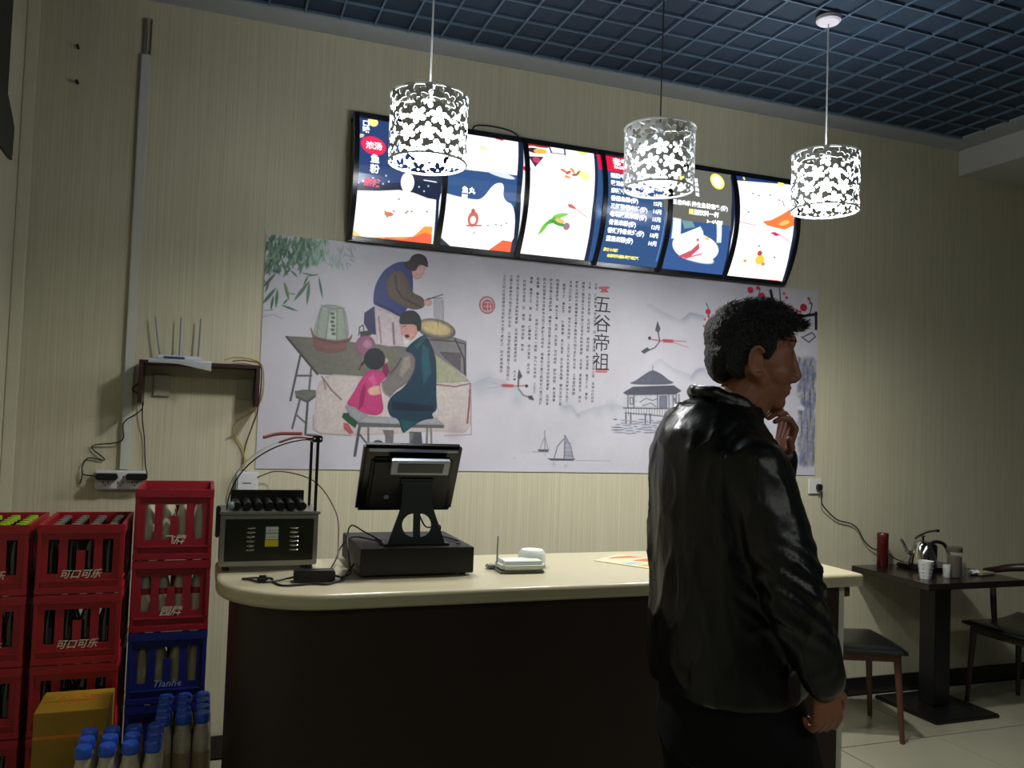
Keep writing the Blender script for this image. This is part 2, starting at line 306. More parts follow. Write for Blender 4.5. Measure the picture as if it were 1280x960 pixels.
# mural and menu pictures in millimetres: p polygon, l line, e ellipse, b soft blot, f leaf
ART_MURAL = '''
f 50 96 66 6.9 59 1024 54 991
f 60 112 74 8.4 140 1011 151 963
f 84 136 96 10.3 43 1021 20 1001
f 84 136 96 10.8 67 1000 71 948
f 110 162 124 9 222 963 194 931
f 112 156 124 11.6 63 1003 89 947
f 112 156 124 11.5 140 1010 121 950
f 140 176 150 8.1 131 993 136 948
f 60 112 74 8.4 70 925 94 880
f 112 156 124 7.2 138 988 155 937
f 100 146 116 10.9 236 993 242 950
f 112 156 124 8.1 84 963 96 934
f 134 186 146 8.4 198 985 221 926
f 60 112 74 10.9 8 976 -37 932
f 162 205 174 10.4 246 1057 248 1021
f 110 162 124 9.3 224 965 228 928
f 84 136 96 7.1 36 978 37 948
f 112 156 124 9.2 47 920 7 891
f 60 112 74 7.8 57 903 71 876
f 60 112 74 8.6 173 1033 158 984
f 112 156 124 12.2 14 902 -11 865
f 50 96 66 9.3 122 1014 114 976
f 84 136 96 8.2 166 999 160 968
f 84 136 96 8.6 62 1009 58 970
f 110 162 124 11.8 229 1025 193 998
f 60 112 74 8 170 957 163 923
f 134 186 146 11.2 227 963 229 909
f 140 176 150 11.2 167 953 180 896
f 50 96 66 12.1 87 987 114 930
f 140 176 150 10.5 170 1045 193 986
f 50 96 66 11.9 15 1008 -2 953
f 84 136 96 7.5 54 1038 85 987
f 134 186 146 7.9 210 970 193 909
f 140 176 150 9.7 172 1012 145 973
f 140 176 150 8.2 6 1028 24 983
f 110 162 124 6.9 197 1049 169 1008
f 110 162 124 8 218 967 181 938
f 100 146 116 7.3 252 1021 221 988
f 162 205 174 11.5 238 977 227 931
f 134 186 146 9.5 198 1046 172 987
f 112 156 124 7.7 33 950 8 924
f 140 176 150 7.8 127 1002 103 984
f 60 112 74 9.5 165 1036 155 980
f 112 156 124 12.2 20 996 20 939
f 140 176 150 11.8 162 968 126 934
f 190 205 200 9.3 202 991 171 948
f 112 156 124 9.2 40 920 7 895
f 140 176 150 8.9 157 967 174 908
f 140 176 150 10.4 148 1005 125 981
f 162 205 174 7 233 1024 235 983
f 60 112 74 12.1 11 882 -24 836
f 50 96 66 7.3 43 949 15 890
f 134 186 146 10.9 241 958 218 908
f 112 156 124 11.7 161 949 124 908
f 84 136 96 8.6 62 968 65 930
f 50 96 66 8.6 164 930 150 866
f 112 156 124 10.6 114 966 127 920
f 50 96 66 7.2 158 1005 144 972
f 162 205 174 7.3 254 963 239 923
f 50 96 66 7.7 66 1007 25 966
f 60 112 74 10.6 61 995 78 941
f 112 156 124 11 144 927 163 895
f 60 112 74 12.3 57 898 68 869
f 84 136 96 12.1 78 914 50 868
f 190 205 200 11.7 228 982 228 951
f 84 136 96 7.2 41 975 10 939
f 112 156 124 8.5 47 906 36 858
f 60 112 74 11.6 102 1020 99 989
f 84 136 96 10.2 11 881 24 851
f 60 112 74 7.9 4 996 -5 941
f 100 146 116 9.7 215 948 217 912
f 112 156 124 11.8 50 967 54 915
f 84 136 96 10.5 152 1044 162 985
f 112 156 124 8.1 82 915 62 889
f 60 112 74 12.2 80 1026 62 980
f 60 112 74 10.1 89 1031 79 982
f 60 112 74 7.6 63 1010 65 959
f 140 176 150 8.1 80 969 59 945
f 60 112 74 8 74 904 102 858
f 112 156 124 9 67 933 41 901
f 50 96 66 9.6 153 1045 147 1013
f 112 156 124 9.2 132 975 99 930
f 50 96 66 11 43 1034 14 1008
f 50 96 66 8.2 106 959 109 907
f 112 156 124 10.4 129 1042 109 991
f 84 136 96 12 157 1011 136 959
f 50 96 66 6.9 64 1008 35 964
f 60 112 74 7.5 145 1023 156 964
f 190 205 200 10.9 250 1030 238 996
f 60 112 74 10.5 173 933 140 884
f 112 156 124 11.5 69 954 39 905
f 134 186 146 7.7 253 1044 268 1016
f 162 205 174 11.5 245 965 217 917
f 84 136 96 9.6 27 1004 24 953
f 50 96 66 7 84 981 47 937
f 84 136 96 12 39 1003 39 943
f 140 176 150 7.9 174 1006 142 949
f 84 136 96 8.5 93 906 110 878
f 140 176 150 8.5 177 1014 170 983
f 84 136 96 8.8 185 1007 142 976
f 50 96 66 10.8 5 921 33 873
f 112 156 124 7.3 106 1028 95 998
f 60 112 74 10.1 44 936 58 887
f 60 112 74 10 156 960 154 922
f 140 176 150 8.6 158 1033 164 988
f 112 156 124 10.5 162 1029 117 989
f 140 176 150 9.8 147 1005 149 956
f 84 136 96 7.2 97 924 85 865
f 84 136 96 10.1 160 1026 178 974
f 60 112 74 11.4 18 905 2 878
f 140 176 150 11.6 38 1010 58 969
f 112 156 124 7.2 55 969 41 913
f 60 112 74 11.5 41 897 66 857
f 100 146 116 11.2 216 1048 189 994
f 84 136 96 11.9 9 1002 -14 973
f 110 162 124 9.7 240 957 194 911
f 140 176 150 10.3 133 1038 111 988
f 60 112 74 7.6 132 976 152 936
f 112 156 124 7.6 30 918 18 866
f 140 176 150 7.7 151 977 179 921
f 100 146 116 12.1 198 993 168 950
f 50 96 66 7.8 40 982 49 931
f 140 176 150 12.1 125 961 150 919
f 140 176 150 9.3 69 955 36 900
f 112 156 124 10.7 85 999 39 961
f 112 156 124 8.6 138 969 138 915
f 162 205 174 9.3 224 972 209 938
f 190 205 200 6.9 251 1029 283 978
f 84 136 96 10.4 169 984 137 955
f 50 96 66 11.2 101 957 104 924
f 60 112 74 10.6 24 1026 22 991
f 112 156 124 10.6 12 998 13 956
f 50 96 66 12 2 974 -13 929
f 50 96 66 9.7 113 947 127 904
f 110 162 124 10.9 192 1043 208 1000
f 162 205 174 11.1 197 954 195 913
f 162 205 174 11.4 232 982 186 935
f 112 156 124 10.2 183 1002 147 965
f 162 205 174 11.1 238 1029 225 981
f 190 205 200 11.6 211 981 223 936
f 50 96 66 9.5 91 984 78 931
f 100 146 116 10.9 245 975 218 935
f 112 156 124 12 71 1020 86 974
f 100 146 116 12.2 238 959 204 910
f 162 205 174 12 241 983 218 927
f 100 146 116 7.9 250 1056 258 1004
f 60 112 74 10 165 1029 157 974
f 84 136 96 11.3 32 1036 12 1006
f 162 205 174 7 217 994 183 950
f 84 136 96 7.2 32 923 44 866
f 60 112 74 7.9 156 1028 124 991
f 162 205 174 10 247 1009 248 958
f 112 156 124 10.2 184 946 160 896
f 112 156 124 11.1 66 1031 43 1009
f 60 112 74 7.2 21 923 13 880
f 110 162 124 11.4 220 988 182 945
f 50 96 66 7.6 181 1002 156 979
f 140 176 150 12 45 969 37 924
f 112 156 124 9 114 931 118 901
f 112 156 124 7.5 147 938 114 893
f 84 136 96 9.8 131 1022 110 983
f 84 136 96 10.9 168 977 158 946
f 190 205 200 9.7 207 1051 202 1018
f 84 136 96 9 75 922 89 887
f 60 112 74 7.7 135 1012 132 961
f 112 156 124 11.5 129 932 85 895
f 84 136 96 8 125 1014 126 983
f 140 176 150 11.3 188 999 191 947
f 50 96 66 12.3 149 995 148 929
f 100 146 116 7.5 194 1045 186 1005
f 140 176 150 12.1 171 962 161 915
f 140 176 150 6.9 23 977 39 940
f 50 96 66 8 101 922 96 892
f 84 136 96 8.5 64 962 55 908
f 60 112 74 11.1 71 977 44 934
f 60 112 74 11 144 954 133 913
f 162 205 174 9.1 253 1054 279 1005
f 112 156 124 10.9 96 995 94 964
f 112 156 124 11.9 37 974 5 928
f 140 176 150 7.7 114 997 136 945
f 84 136 96 11.4 161 988 185 940
f 112 156 124 11 14 926 0 891
f 84 136 96 7 110 1008 60 970
f 112 156 124 11.3 36 974 18 914
f 162 205 174 11.8 227 991 210 929
f 112 156 124 8.7 116 927 122 889
f 112 156 124 7.4 145 1026 134 989
f 50 96 66 9 128 969 104 944
f 100 146 116 10.5 201 996 180 934
f 112 156 124 7.2 121 1023 83 983
f 140 176 150 10.5 177 981 158 945
f 50 96 66 9.7 180 946 188 900
f 50 96 66 8.7 20 912 19 852
f 140 176 150 11.8 59 949 75 915
f 100 146 116 9 218 1025 207 974
f 162 205 174 8.2 224 962 189 909
f 110 162 124 7.2 242 1038 220 990
f 162 205 174 12 246 1057 244 1014
f 50 96 66 10.9 22 955 22 900
f 60 112 74 9.3 24 956 11 911
f 84 136 96 11.6 157 990 134 955
f 162 205 174 10.7 205 962 196 904
f 134 186 146 9.2 212 1037 226 973
f 60 112 74 11.2 161 1034 166 971
f 140 176 150 10.6 154 1008 126 951
f 110 162 124 8.5 240 975 263 933
f 84 136 96 9.7 115 948 95 900
f 60 112 74 12.3 176 1015 188 982
f 84 136 96 8.6 21 945 49 893
f 60 112 74 10.1 71 972 58 908
f 110 162 124 9.3 248 994 236 945
f 140 176 150 10.4 64 1039 64 984
f 140 176 150 9.5 18 950 12 896
f 50 96 66 8 120 983 122 952
f 140 176 150 8.8 168 1031 175 970
f 50 96 66 8.9 183 1021 193 977
f 162 205 174 10 227 980 202 935
f 60 112 74 9.1 35 904 3 851
f 140 176 150 11.2 31 887 20 853
f 112 156 124 11.6 43 997 50 966
f 60 112 74 11.5 185 959 179 893
f 84 136 96 10.3 137 931 156 890
f 162 205 174 7.9 203 1001 207 958
f 140 176 150 9.2 50 965 62 921
f 162 205 174 7 254 1012 266 951
f 140 176 150 10.3 41 941 16 922
f 140 176 150 8.5 122 944 104 891
f 110 162 124 11.9 198 961 208 926
f 112 156 124 11.5 34 914 54 861
f 134 186 146 8.9 251 985 252 931
f 176 196 184 6.8 379 1022 396 999
f 176 196 184 6.8 368 997 392 957
f 176 196 184 6.8 299 942 322 930
f 176 196 184 6.8 311 952 331 933
f 176 196 184 6.8 353 949 365 905
f 176 196 184 6.8 325 956 308 914
f 176 196 184 6.8 317 979 332 939
f 176 196 184 6.8 350 988 337 958
f 176 196 184 6.8 346 979 377 967
f 176 196 184 6.8 336 944 343 897
f 176 196 184 6.8 265 929 299 919
f 176 196 184 6.8 306 944 312 910
f 176 196 184 6.8 296 974 286 931
f 176 196 184 6.8 307 1004 337 983
f 176 196 184 6.8 350 1013 374 990
f 176 196 184 6.8 319 1009 322 983
f 176 196 184 6.8 325 943 345 909
f 176 196 184 6.8 278 941 297 906
f 176 196 184 6.8 277 957 311 936
f 176 196 184 6.8 367 1020 379 992
f 176 196 184 6.8 311 975 303 937
f 176 196 184 6.8 310 941 325 902
f 176 196 184 6.8 378 1002 376 954
f 176 196 184 6.8 330 1009 325 964
f 176 196 184 6.8 304 950 290 908
f 176 196 184 6.8 328 937 313 902
f 176 196 184 6.8 278 976 281 942
f 176 196 184 6.8 367 997 390 971
f 176 196 184 6.8 358 941 383 927
f 176 196 184 6.8 271 994 270 963
f 176 196 184 6.8 365 958 398 946
f 176 196 184 6.8 338 1020 333 976
f 176 196 184 6.8 323 962 320 933
f 176 196 184 6.8 330 1005 328 970
f 52 96 70 12.3 49 865 -5 794
f 64 112 80 13.7 52 799 -3 722
f 64 112 80 12.3 58 794 55 711
f 64 112 80 10.9 85 826 110 748
f 64 112 80 8.2 106 756 85 727
f 64 112 80 9.6 78 724 150 703
f 64 112 80 15.1 195 842 131 747
f 64 112 80 13.7 195 836 188 734
f 52 96 70 9.6 235 864 256 770
f 52 96 70 8.2 188 865 170 820
f 52 96 70 8.2 112 882 142 855
f 52 96 70 9.6 111 894 80 850
f 64 112 80 9.6 22 827 7 775
f 52 96 70 9.6 42 763 34 698
f 64 112 80 6.2 158 875 222 869
f 64 112 80 5.5 0 830 6 814
f 52 96 70 4.1 105 780 139 777
f 64 112 80 6.2 235 876 183 862
f 52 96 70 12.3 32 875 65 869
f 140 150 60 9.6 88 826 110 766
l 110 120 118 2.1 6 695 45 701
l 140 146 150 1.7 -1 665 46 680 87 662
p 112 112 102 106 588 226 590 418 579 634 574 784 553 967 427 795 417 250 426
p 168 168 140 784 553 967 427 796 410
l 60 60 58 8 106 585 248 426
p 205 194 192 250 431 240 184 253 161 412 151 848 189 983 175 970 425 789 413 640 424 459 427
l 150 115 110 6.6 268 417 310 361 359 316
l 170 140 138 6.6 274 406 287 360
l 150 110 108 6.6 802 405 891 399 967 418
l 140 90 92 8 967 415 965 316 959 229
l 150 120 120 2.7 238 242 241 178 273 160 412 154
l 150 120 120 2.7 971 390 981 174 849 165
b 170 150 160 46.4 899 191
p 128 124 130 718 628 882 633 940 618 943 451 914 468 790 547
p 90 86 92 808 561 913 561 916 474 835 532
l 70 66 70 5.3 744 614 882 614 934 605 943 451
l 60 58 62 6.6 882 627 930 537 937 463
e 110 100 92 789 666 95.4 47.7 8
e 150 140 125 786 671 87.5 41.1 8
e 214 194 140 785 671 74.2 31.8 8
p 45 48 92 447 717 493 753 507 716 508 620 475 624 447 670
p 205 192 198 491 753 542 737 622 710 634 580 567 570 509 579
l 150 130 145 10.6 581 679 591 584
l 165 145 158 8 513 705 530 586
p 52 60 125 485 766 487 829 504 879 532 925 584 964 638 973 664 933 670 845 665 785 619 708 564 733 495 757
l 35 40 85 7.5 494 770 563 743 616 715
p 98 84 76 539 872 566 919 615 930 644 892 664 829 724 810 731 766 682 747 607 766 551 801
l 70 58 52 6.4 581 905 594 838 620 801 711 764
e 222 172 166 744 790 20.3 18.2 0
p 216 170 164 657 947 718 967 726 948 720 930 704 897 676 892 663 913
p 58 48 52 621 968 648 978 657 1003 691 1018 724 1006 737 979 736 951 713 965 691 961 679 932 655 930 624 949
l 50 45 50 3.2 735 801 815 833
l 60 55 60 2.7 745 809 813 815
l 95 90 100 2.4 773 804 778 719
l 95 90 100 2.4 782 805 787 702
l 95 90 100 2.4 791 805 797 685
l 95 90 100 2.4 801 806 805 712
l 95 90 100 2.4 810 807 815 695
l 95 90 100 2.4 817 807 823 692
p 150 162 150 251 739 303 746 357 735 375 664 384 594 319 579 229 592 220 612 237 688
p 180 190 178 287 716 323 715 327 584 279 586
l 100 112 102 2.8 288 721 278 584
l 100 112 102 2.8 323 718 327 583
l 115 125 115 2.8 253 731 236 601
l 115 125 115 2.8 350 726 372 593
l 110 120 112 2.8 251 737 304 725 357 733
e 85 98 88 302 703 9.4 6.6 0
e 85 98 88 307 685 9.4 6.6 0
e 85 98 88 304 666 9.4 6.6 0
e 85 98 88 309 648 9.4 6.6 0
e 85 98 88 307 630 9.4 6.6 0
e 85 98 88 312 612 9.4 6.6 0
p 126 84 82 207 638 217 624 227 594 319 580 382 595 398 620 393 590 373 579 375 539 305 521 231 533 224 579 212 612
l 92 58 58 4.7 229 586 319 570 385 585
l 150 105 104 3.8 232 562 304 547 373 564
e 146 92 122 459 567 45.1 48.9 0
e 178 130 158 467 576 20.7 20.7 0
l 50 48 50 3.8 425 613 428 651 444 661 450 628 442 617
p 60 58 62 429 630 475 638 484 617 434 608
l 78 80 78 8.5 170 506 136 304
l 88 90 88 7.5 220 451 215 355
l 98 100 98 8.5 163 415 222 418
p 112 114 110 151 345 191 354 245 354 245 329 209 297 160 320
p 80 82 80 156 325 209 305 245 333 244 323 211 295 159 316
l 95 98 98 8.5 177 310 149 181
l 80 82 82 9.4 211 299 207 155
l 100 102 102 6.6 165 240 204 207
p 165 168 172 374 288 432 245 626 245 806 248 845 216 442 211 401 238
p 100 102 108 434 216 628 213 845 216 845 201 443 195
l 88 90 98 12.8 446 191 431 65
l 95 98 104 9 450 160 483 120 480 63
l 110 112 116 9 487 190 491 109
l 120 122 126 9 764 197 764 115
l 135 132 110 9 782 198 788 116
p 115 113 118 553 185 606 184 604 112 569 111 566 157
p 78 80 88 679 180 736 179 745 115 685 113
p 120 122 126 682 177 703 175 690 125 681 125
e 70 72 78 538 121 24.4 15.4 15
p 38 82 58 371 255 395 258 438 216 427 189 394 212 365 237
p 192 92 96 373 214 396 208 420 169 406 160 376 183
p 155 158 162 378 293 434 279 486 249 442 216 401 244
p 24 58 80 640 555 671 592 694 611 729 637 758 609 778 569 796 517 801 351 809 287 781 265 797 244 752 239 716 222 670 186 647 168 627 238 585 247 568 295 587 342 656 392 688 475 673 545
p 40 88 108 725 595 756 573 773 456 739 396 722 513
p 14 38 56 588 319 683 311 791 304 792 280 684 276 595 279
p 30 90 98 632 237 710 225 653 176
p 124 116 116 626 528 667 553 695 523 694 476 678 434 655 401 604 366 587 338 555 346 533 401 560 419 597 465
l 80 74 76 5.8 627 519 605 477 577 446
l 150 145 145 6.4 537 415 550 364 581 336
p 160 148 142 638 525 668 533 676 486 631 426 618 448
p 216 160 150 613 682 684 696 707 659 687 620 673 608 644 578 631 607 619 645
p 232 228 230 627 631 650 608 673 605 644 574 632 592
e 70 50 50 650 624 10.7 7.5 0
l 80 60 58 2.7 626 665 643 672
p 48 48 58 609 685 615 721 644 744 682 747 713 718 718 657 698 648 692 684 620 676
p 40 92 105 689 581 731 641 747 629 699 562
p 196 62 124 489 462 530 455 554 445 566 428 529 403 542 341 556 272 527 248 469 256 437 272 428 283 394 289 383 300 414 352 440 405 461 438
p 160 40 95 460 394 470 372 459 291 440 273 443 336
p 222 96 150 501 442 521 397 504 385 474 418
p 130 36 78 541 488 560 489 574 455 560 428 543 450
e 222 172 168 555 505 10.9 11.5 0
e 34 38 48 503 509 48.7 50 0
l 40 38 46 10.3 464 504 445 479
l 110 40 60 5.8 442 477 435 455
p 222 176 160 504 386 530 389 538 349 506 340 485 344 476 361 482 373
b 178 182 194 43.9 1044 434
b 178 182 194 46.2 1115 393
b 178 182 194 46.2 1012 389
b 178 182 194 46.2 1826 367
b 178 182 194 39.3 1724 328
b 178 182 194 34.7 1474 319
b 178 182 194 34.7 1649 303
b 178 182 194 39.3 1209 353
w 165 168 182 5.8 977 414 1055 450 1125 437 1208 397
w 168 172 184 4.6 1537 293 1623 325 1723 346 1827 332
w 160 163 178 4.6 1450 324 1498 331 1537 285
w 170 172 186 5.6 1923 874 2001 835 2106 803 2171 842 2251 836
w 140 145 165 5.6 2132 816 2164 847 2244 836
w 165 168 184 5.6 1946 559 1996 591 2075 544 2181 515 2233 558 2300 532
w 145 148 168 5.6 2188 509 2213 545 2273 563
l 190 80 82 14.2 1131 415 1183 416
l 205 120 118 6.7 1183 414 1243 420
l 175 176 186 2.1 1066 430 1133 416
l 175 176 186 2.1 1051 398 1133 412
e 55 55 66 1255 419 8.3 7.5 0
l 80 82 92 7.5 1211 413 1212 457
p 80 82 90 1212 500 1231 465 1220 452 1206 456
l 110 110 120 5.8 1213 405 1238 374 1270 364
p 70 72 80 1262 370 1285 374 1298 350 1271 354
l 190 80 82 16.7 2012 690 2064 691
l 200 130 130 4.4 2064 694 2149 694
l 190 150 155 3.3 2064 686 2163 663
l 205 120 118 6.7 1942 692 2012 688
e 50 50 62 1929 698 8.9 8.9 0
p 82 84 92 1972 790 1991 752 1981 727 1960 741
l 90 90 100 6.7 1979 727 1988 689
l 110 110 122 6.7 1988 684 1962 651 1918 631
p 72 74 84 1880 626 1917 650 1933 638 1900 615
p 98 102 118 1815 459 1850 471 1896 503 1950 537 2011 513 2050 485 2087 474 2041 462 1860 453
l 70 72 86 3.3 1952 552 1952 531
p 82 84 98 1783 408 1841 442 2080 460 2128 433 2091 413 1899 401 1805 399
p 196 198 206 1810 397 2113 414 2115 343 1812 332
p 208 210 216 1794 331 2103 342 2095 297 1799 309
l 96 98 112 5 1813 401 1815 332
l 96 98 112 5 1847 402 1850 333
l 96 98 112 5 1985 408 1987 338
l 96 98 112 5 2052 411 2055 341
l 96 98 112 5 2077 412 2079 341
l 96 98 112 5 2096 413 2098 342
l 96 98 112 5 2113 414 2115 343
p 120 122 136 1995 402 2043 406 2045 340 1997 338
l 92 94 108 4.2 1824 386 1827 353 1844 352 1843 385 1824 386
l 110 112 124 4.2 1882 364 1919 386 1957 375 1986 389
l 120 122 134 4.2 1901 347 1948 362 1977 346
l 80 82 96 5 1789 331 2108 338
l 90 92 106 4.2 1799 307 2095 293
l 110 112 126 2.5 1803 327 1804 296
l 110 112 126 2.5 1818 328 1819 296
l 110 112 126 2.5 1833 328 1834 297
l 110 112 126 2.5 1848 329 1849 297
l 110 112 126 2.5 1863 329 1864 298
l 110 112 126 2.5 1878 330 1879 298
l 110 112 126 2.5 1893 330 1894 299
l 110 112 126 2.5 1908 331 1909 299
l 110 112 126 2.5 1923 332 1925 300
l 110 112 126 2.5 1939 332 1940 300
l 110 112 126 2.5 1954 333 1955 301
l 110 112 126 2.5 1969 333 1970 301
l 110 112 126 2.5 1985 334 1986 302
l 110 112 126 2.5 2000 334 2001 302
l 110 112 126 2.5 2015 335 2016 303
l 110 112 126 2.5 2031 335 2032 303
l 110 112 126 2.5 2046 336 2047 304
l 110 112 126 2.5 2062 337 2063 304
l 110 112 126 2.5 2077 337 2078 305
l 110 112 126 2.5 2093 338 2094 305
l 84 86 100 6.7 1804 302 1806 252
l 84 86 100 6.7 1832 303 1834 253
l 84 86 100 6.7 1917 306 1918 256
l 84 86 100 6.7 1945 307 1947 257
l 84 86 100 6.7 2056 311 2057 260
l 84 86 100 6.7 2080 312 2082 261
e 110 116 136 1745 271 11.7 3.3 0
e 147 153 173 1836 230 12.5 3.3 0
e 134 140 160 1927 264 13.3 3.3 0
e 121 127 147 2021 222 14.2 3.3 0
e 158 164 184 1762 245 15 3.3 0
e 145 151 171 1854 204 15.8 3.3 0
e 132 138 158 1945 237 16.7 3.3 0
e 119 125 145 2037 271 17.5 3.3 0
e 156 162 182 1780 219 18.3 3.3 0
e 143 149 169 1869 253 19.2 3.3 0
e 130 136 156 1963 211 20 3.3 0
e 117 123 143 2055 245 20.8 3.3 0
e 154 160 180 1795 268 21.7 3.3 0
e 141 147 167 1887 226 22.5 3.3 0
e 128 134 154 1978 260 23.3 3.3 0
e 115 121 141 2073 218 24.2 3.3 0
e 152 158 178 1812 242 25 3.3 0
e 139 145 165 1903 275 25.8 3.3 0
e 126 132 152 1996 234 26.7 3.3 0
e 113 119 139 2089 268 27.5 3.3 0
e 150 156 176 1830 216 28.3 3.3 0
e 137 143 163 1920 249 29.2 3.3 0
e 124 130 150 2015 207 30 3.3 0
e 111 117 137 1756 231 30.9 3.3 0
e 148 154 174 1845 264 31.7 3.3 0
e 135 141 161 1938 223 32.5 3.3 0
e 122 128 148 2030 257 33.4 3.3 0
e 159 165 185 1774 205 34.2 3.3 0
e 146 152 172 1863 238 11.7 3.3 0
e 133 139 159 1954 272 12.5 3.3 0
e 120 126 146 2049 230 13.3 3.3 0
e 157 163 183 1789 253 14.2 3.3 0
e 144 150 170 1881 212 15 3.3 0
e 131 137 157 1972 246 15.8 3.3 0
e 118 124 144 2064 280 16.7 3.3 0
e 155 161 181 1806 227 17.5 3.3 0
e 142 148 168 1896 261 18.3 3.3 0
e 129 135 155 1990 219 19.2 3.3 0
e 116 122 142 2083 253 20 3.3 0
e 153 159 179 1824 201 20.8 3.3 0
e 140 146 166 1914 235 21.7 3.3 0
e 127 133 153 2006 269 22.5 3.3 0
e 114 120 140 1750 217 23.3 3.3 0
e 151 157 177 1839 250 24.2 3.3 0
e 138 144 164 1932 208 25 3.3 0
e 125 131 151 2024 242 25.8 3.3 0
e 120 124 142 2087 389 6.7 7.5 0
e 120 124 142 2119 350 6.7 7.5 0
e 120 124 142 2106 309 6.7 7.5 0
e 120 124 142 2090 379 6.7 7.5 0
e 120 124 142 2122 340 6.7 7.5 0
e 120 124 142 2110 300 6.7 7.5 0
e 120 124 142 2094 370 6.7 7.5 0
e 120 124 142 2125 331 6.7 7.5 0
e 120 124 142 2113 291 6.7 7.5 0
e 120 124 142 2097 361 6.7 7.5 0
e 120 124 142 2128 322 6.7 7.5 0
e 120 124 142 2116 281 6.7 7.5 0
e 120 124 142 2100 352 6.7 7.5 0
e 120 124 142 2132 313 6.7 7.5 0
l 110 112 130 3.3 1359 203 1364 109
l 140 142 158 3.3 1357 166 1336 112
l 140 142 158 3.3 1364 167 1380 112
p 86 88 106 1323 110 1387 111 1379 100 1333 100
l 130 132 150 2.5 1297 98 1384 98
l 92 94 112 4.2 1468 185 1468 66
l 120 122 140 5 1462 165 1430 128 1415 71
p 165 167 182 1472 177 1501 129 1518 71 1472 72
l 100 102 122 3.3 1472 179 1502 129 1518 71
l 125 127 145 2.5 1469 145 1505 144
l 125 127 145 2.5 1470 121 1506 120
l 125 127 145 2.5 1471 101 1506 100
l 125 127 145 2.5 1472 84 1507 83
p 84 86 104 1378 67 1532 68 1517 58 1398 57
l 165 168 182 2.5 1534 59 1724 60
b 165 168 182 11.7 1412 39
b 165 168 182 10 1478 32
b 170 172 186 8.3 1362 86
b 176 178 190 6.7 1280 93
b 176 178 190 6.7 1205 64
b 84 90 112 10 2871 646
b 113 119 141 15.6 2927 563
b 142 148 170 11.1 2984 479
b 101 107 135 16.7 2926 391
b 130 136 164 12.2 2983 307
b 89 95 129 17.8 2925 219
b 118 124 158 13.3 2981 135
b 147 153 123 18.9 2908 640
b 106 112 152 14.4 2965 556
b 135 141 117 10 2906 468
b 94 100 146 15.6 2963 384
b 123 129 175 11.1 2905 296
b 152 158 140 16.7 2962 212
b 111 117 169 12.2 2903 125
b 140 146 134 17.8 2945 633
b 99 105 163 13.3 2887 544
b 128 134 128 18.9 2943 461
b 87 93 157 14.4 2885 372
b 116 122 122 10 2942 289
b 145 151 151 15.6 2884 201
b 104 110 116 11.1 2940 117
b 133 139 145 16.7 2982 627
b 92 98 174 12.2 2924 537
b 121 127 139 17.8 2981 454
b 150 156 168 13.3 2922 365
b 109 115 133 18.9 2979 281
b 138 144 162 14.4 2921 194
b 97 103 127 10 2978 109
b 126 132 156 15.6 2904 614
b 85 91 121 11.1 2961 531
b 114 120 150 16.7 2903 442
b 143 149 115 12.2 2959 358
b 102 108 144 17.8 2901 270
b 131 137 173 13.3 2958 186
b 90 96 138 18.9 2900 99
b 119 125 167 14.4 2941 607
b 148 154 132 10 2883 518
b 107 113 161 15.6 2940 435
b 136 142 126 11.1 2882 347
b 95 101 155 16.7 2938 263
b 124 130 120 12.2 2995 179
b 153 159 149 17.8 2937 92
b 112 118 114 13.3 2978 601
b 141 147 143 18.9 2920 512
b 100 106 172 14.4 2977 428
b 129 135 137 10 2918 340
b 88 94 166 15.6 2975 256
b 117 123 131 11.1 2917 168
b 146 152 160 16.7 2974 84
b 105 111 125 12.2 2900 588
b 134 140 154 17.8 2957 505
b 93 99 119 13.3 2899 416
b 122 128 148 18.9 2956 333
b 151 157 113 14.4 2897 245
b 110 116 142 10 2954 161
b 139 145 171 15.6 2896 74
b 98 104 136 11.1 2937 582
b 127 133 165 16.7 2879 493
b 86 92 130 12.2 2936 409
b 115 121 159 17.8 2993 325
b 144 150 124 13.3 2934 238
b 103 109 153 18.9 2991 153
b 132 138 118 14.4 2933 66
b 91 97 147 10 2975 575
b 120 126 112 15.6 2916 486
b 149 155 141 11.1 2973 402
b 108 114 170 16.7 2915 314
b 137 143 135 12.2 2972 230
b 96 102 164 17.8 2913 143
b 125 131 129 13.3 2970 58
b 84 90 158 18.9 2896 563
b 113 119 123 14.4 2953 479
b 142 148 152 10 2895 391
b 101 107 117 15.6 2952 307
b 130 136 146 11.1 2894 220
b 89 95 175 16.7 2950 135
b 118 124 140 12.2 2877 639
b 147 153 169 17.8 2933 556
b 106 112 134 13.3 2875 467
b 135 141 163 18.9 2932 384
b 94 100 128 14.4 2989 300
b 123 129 157 10 2931 212
b 152 158 122 15.6 2988 128
b 111 117 151 11.1 2914 633
b 140 146 116 16.7 2971 549
b 99 105 145 12.2 2912 461
b 128 134 174 17.8 2969 377
b 87 93 139 13.3 2911 289
b 116 122 168 18.9 2968 205
b 145 151 133 14.4 2910 118
b 104 110 162 10 2951 626
b 133 139 127 15.6 2893 537
b 92 98 156 11.1 2949 454
b 121 127 121 16.7 2891 365
b 150 156 150 12.2 2948 281
b 109 115 115 17.8 2890 194
b 138 144 144 13.3 2947 110
b 97 103 173 18.9 2873 614
b 126 132 138 14.4 2930 530
b 85 91 167 10 2987 447
b 114 120 132 15.6 2928 358
b 143 149 161 11.1 2985 274
b 102 108 126 16.7 2927 187
b 131 137 155 12.2 2984 102
b 90 96 120 17.8 2910 607
b 119 125 149 13.3 2967 524
b 148 154 114 18.9 2909 435
b 107 113 143 14.4 2965 351
b 136 142 172 10 2907 263
b 95 101 137 15.6 2964 179
b 124 130 166 11.1 2906 92
b 153 159 131 16.7 2947 601
b 112 118 160 12.2 2889 511
b 141 147 125 17.8 2946 428
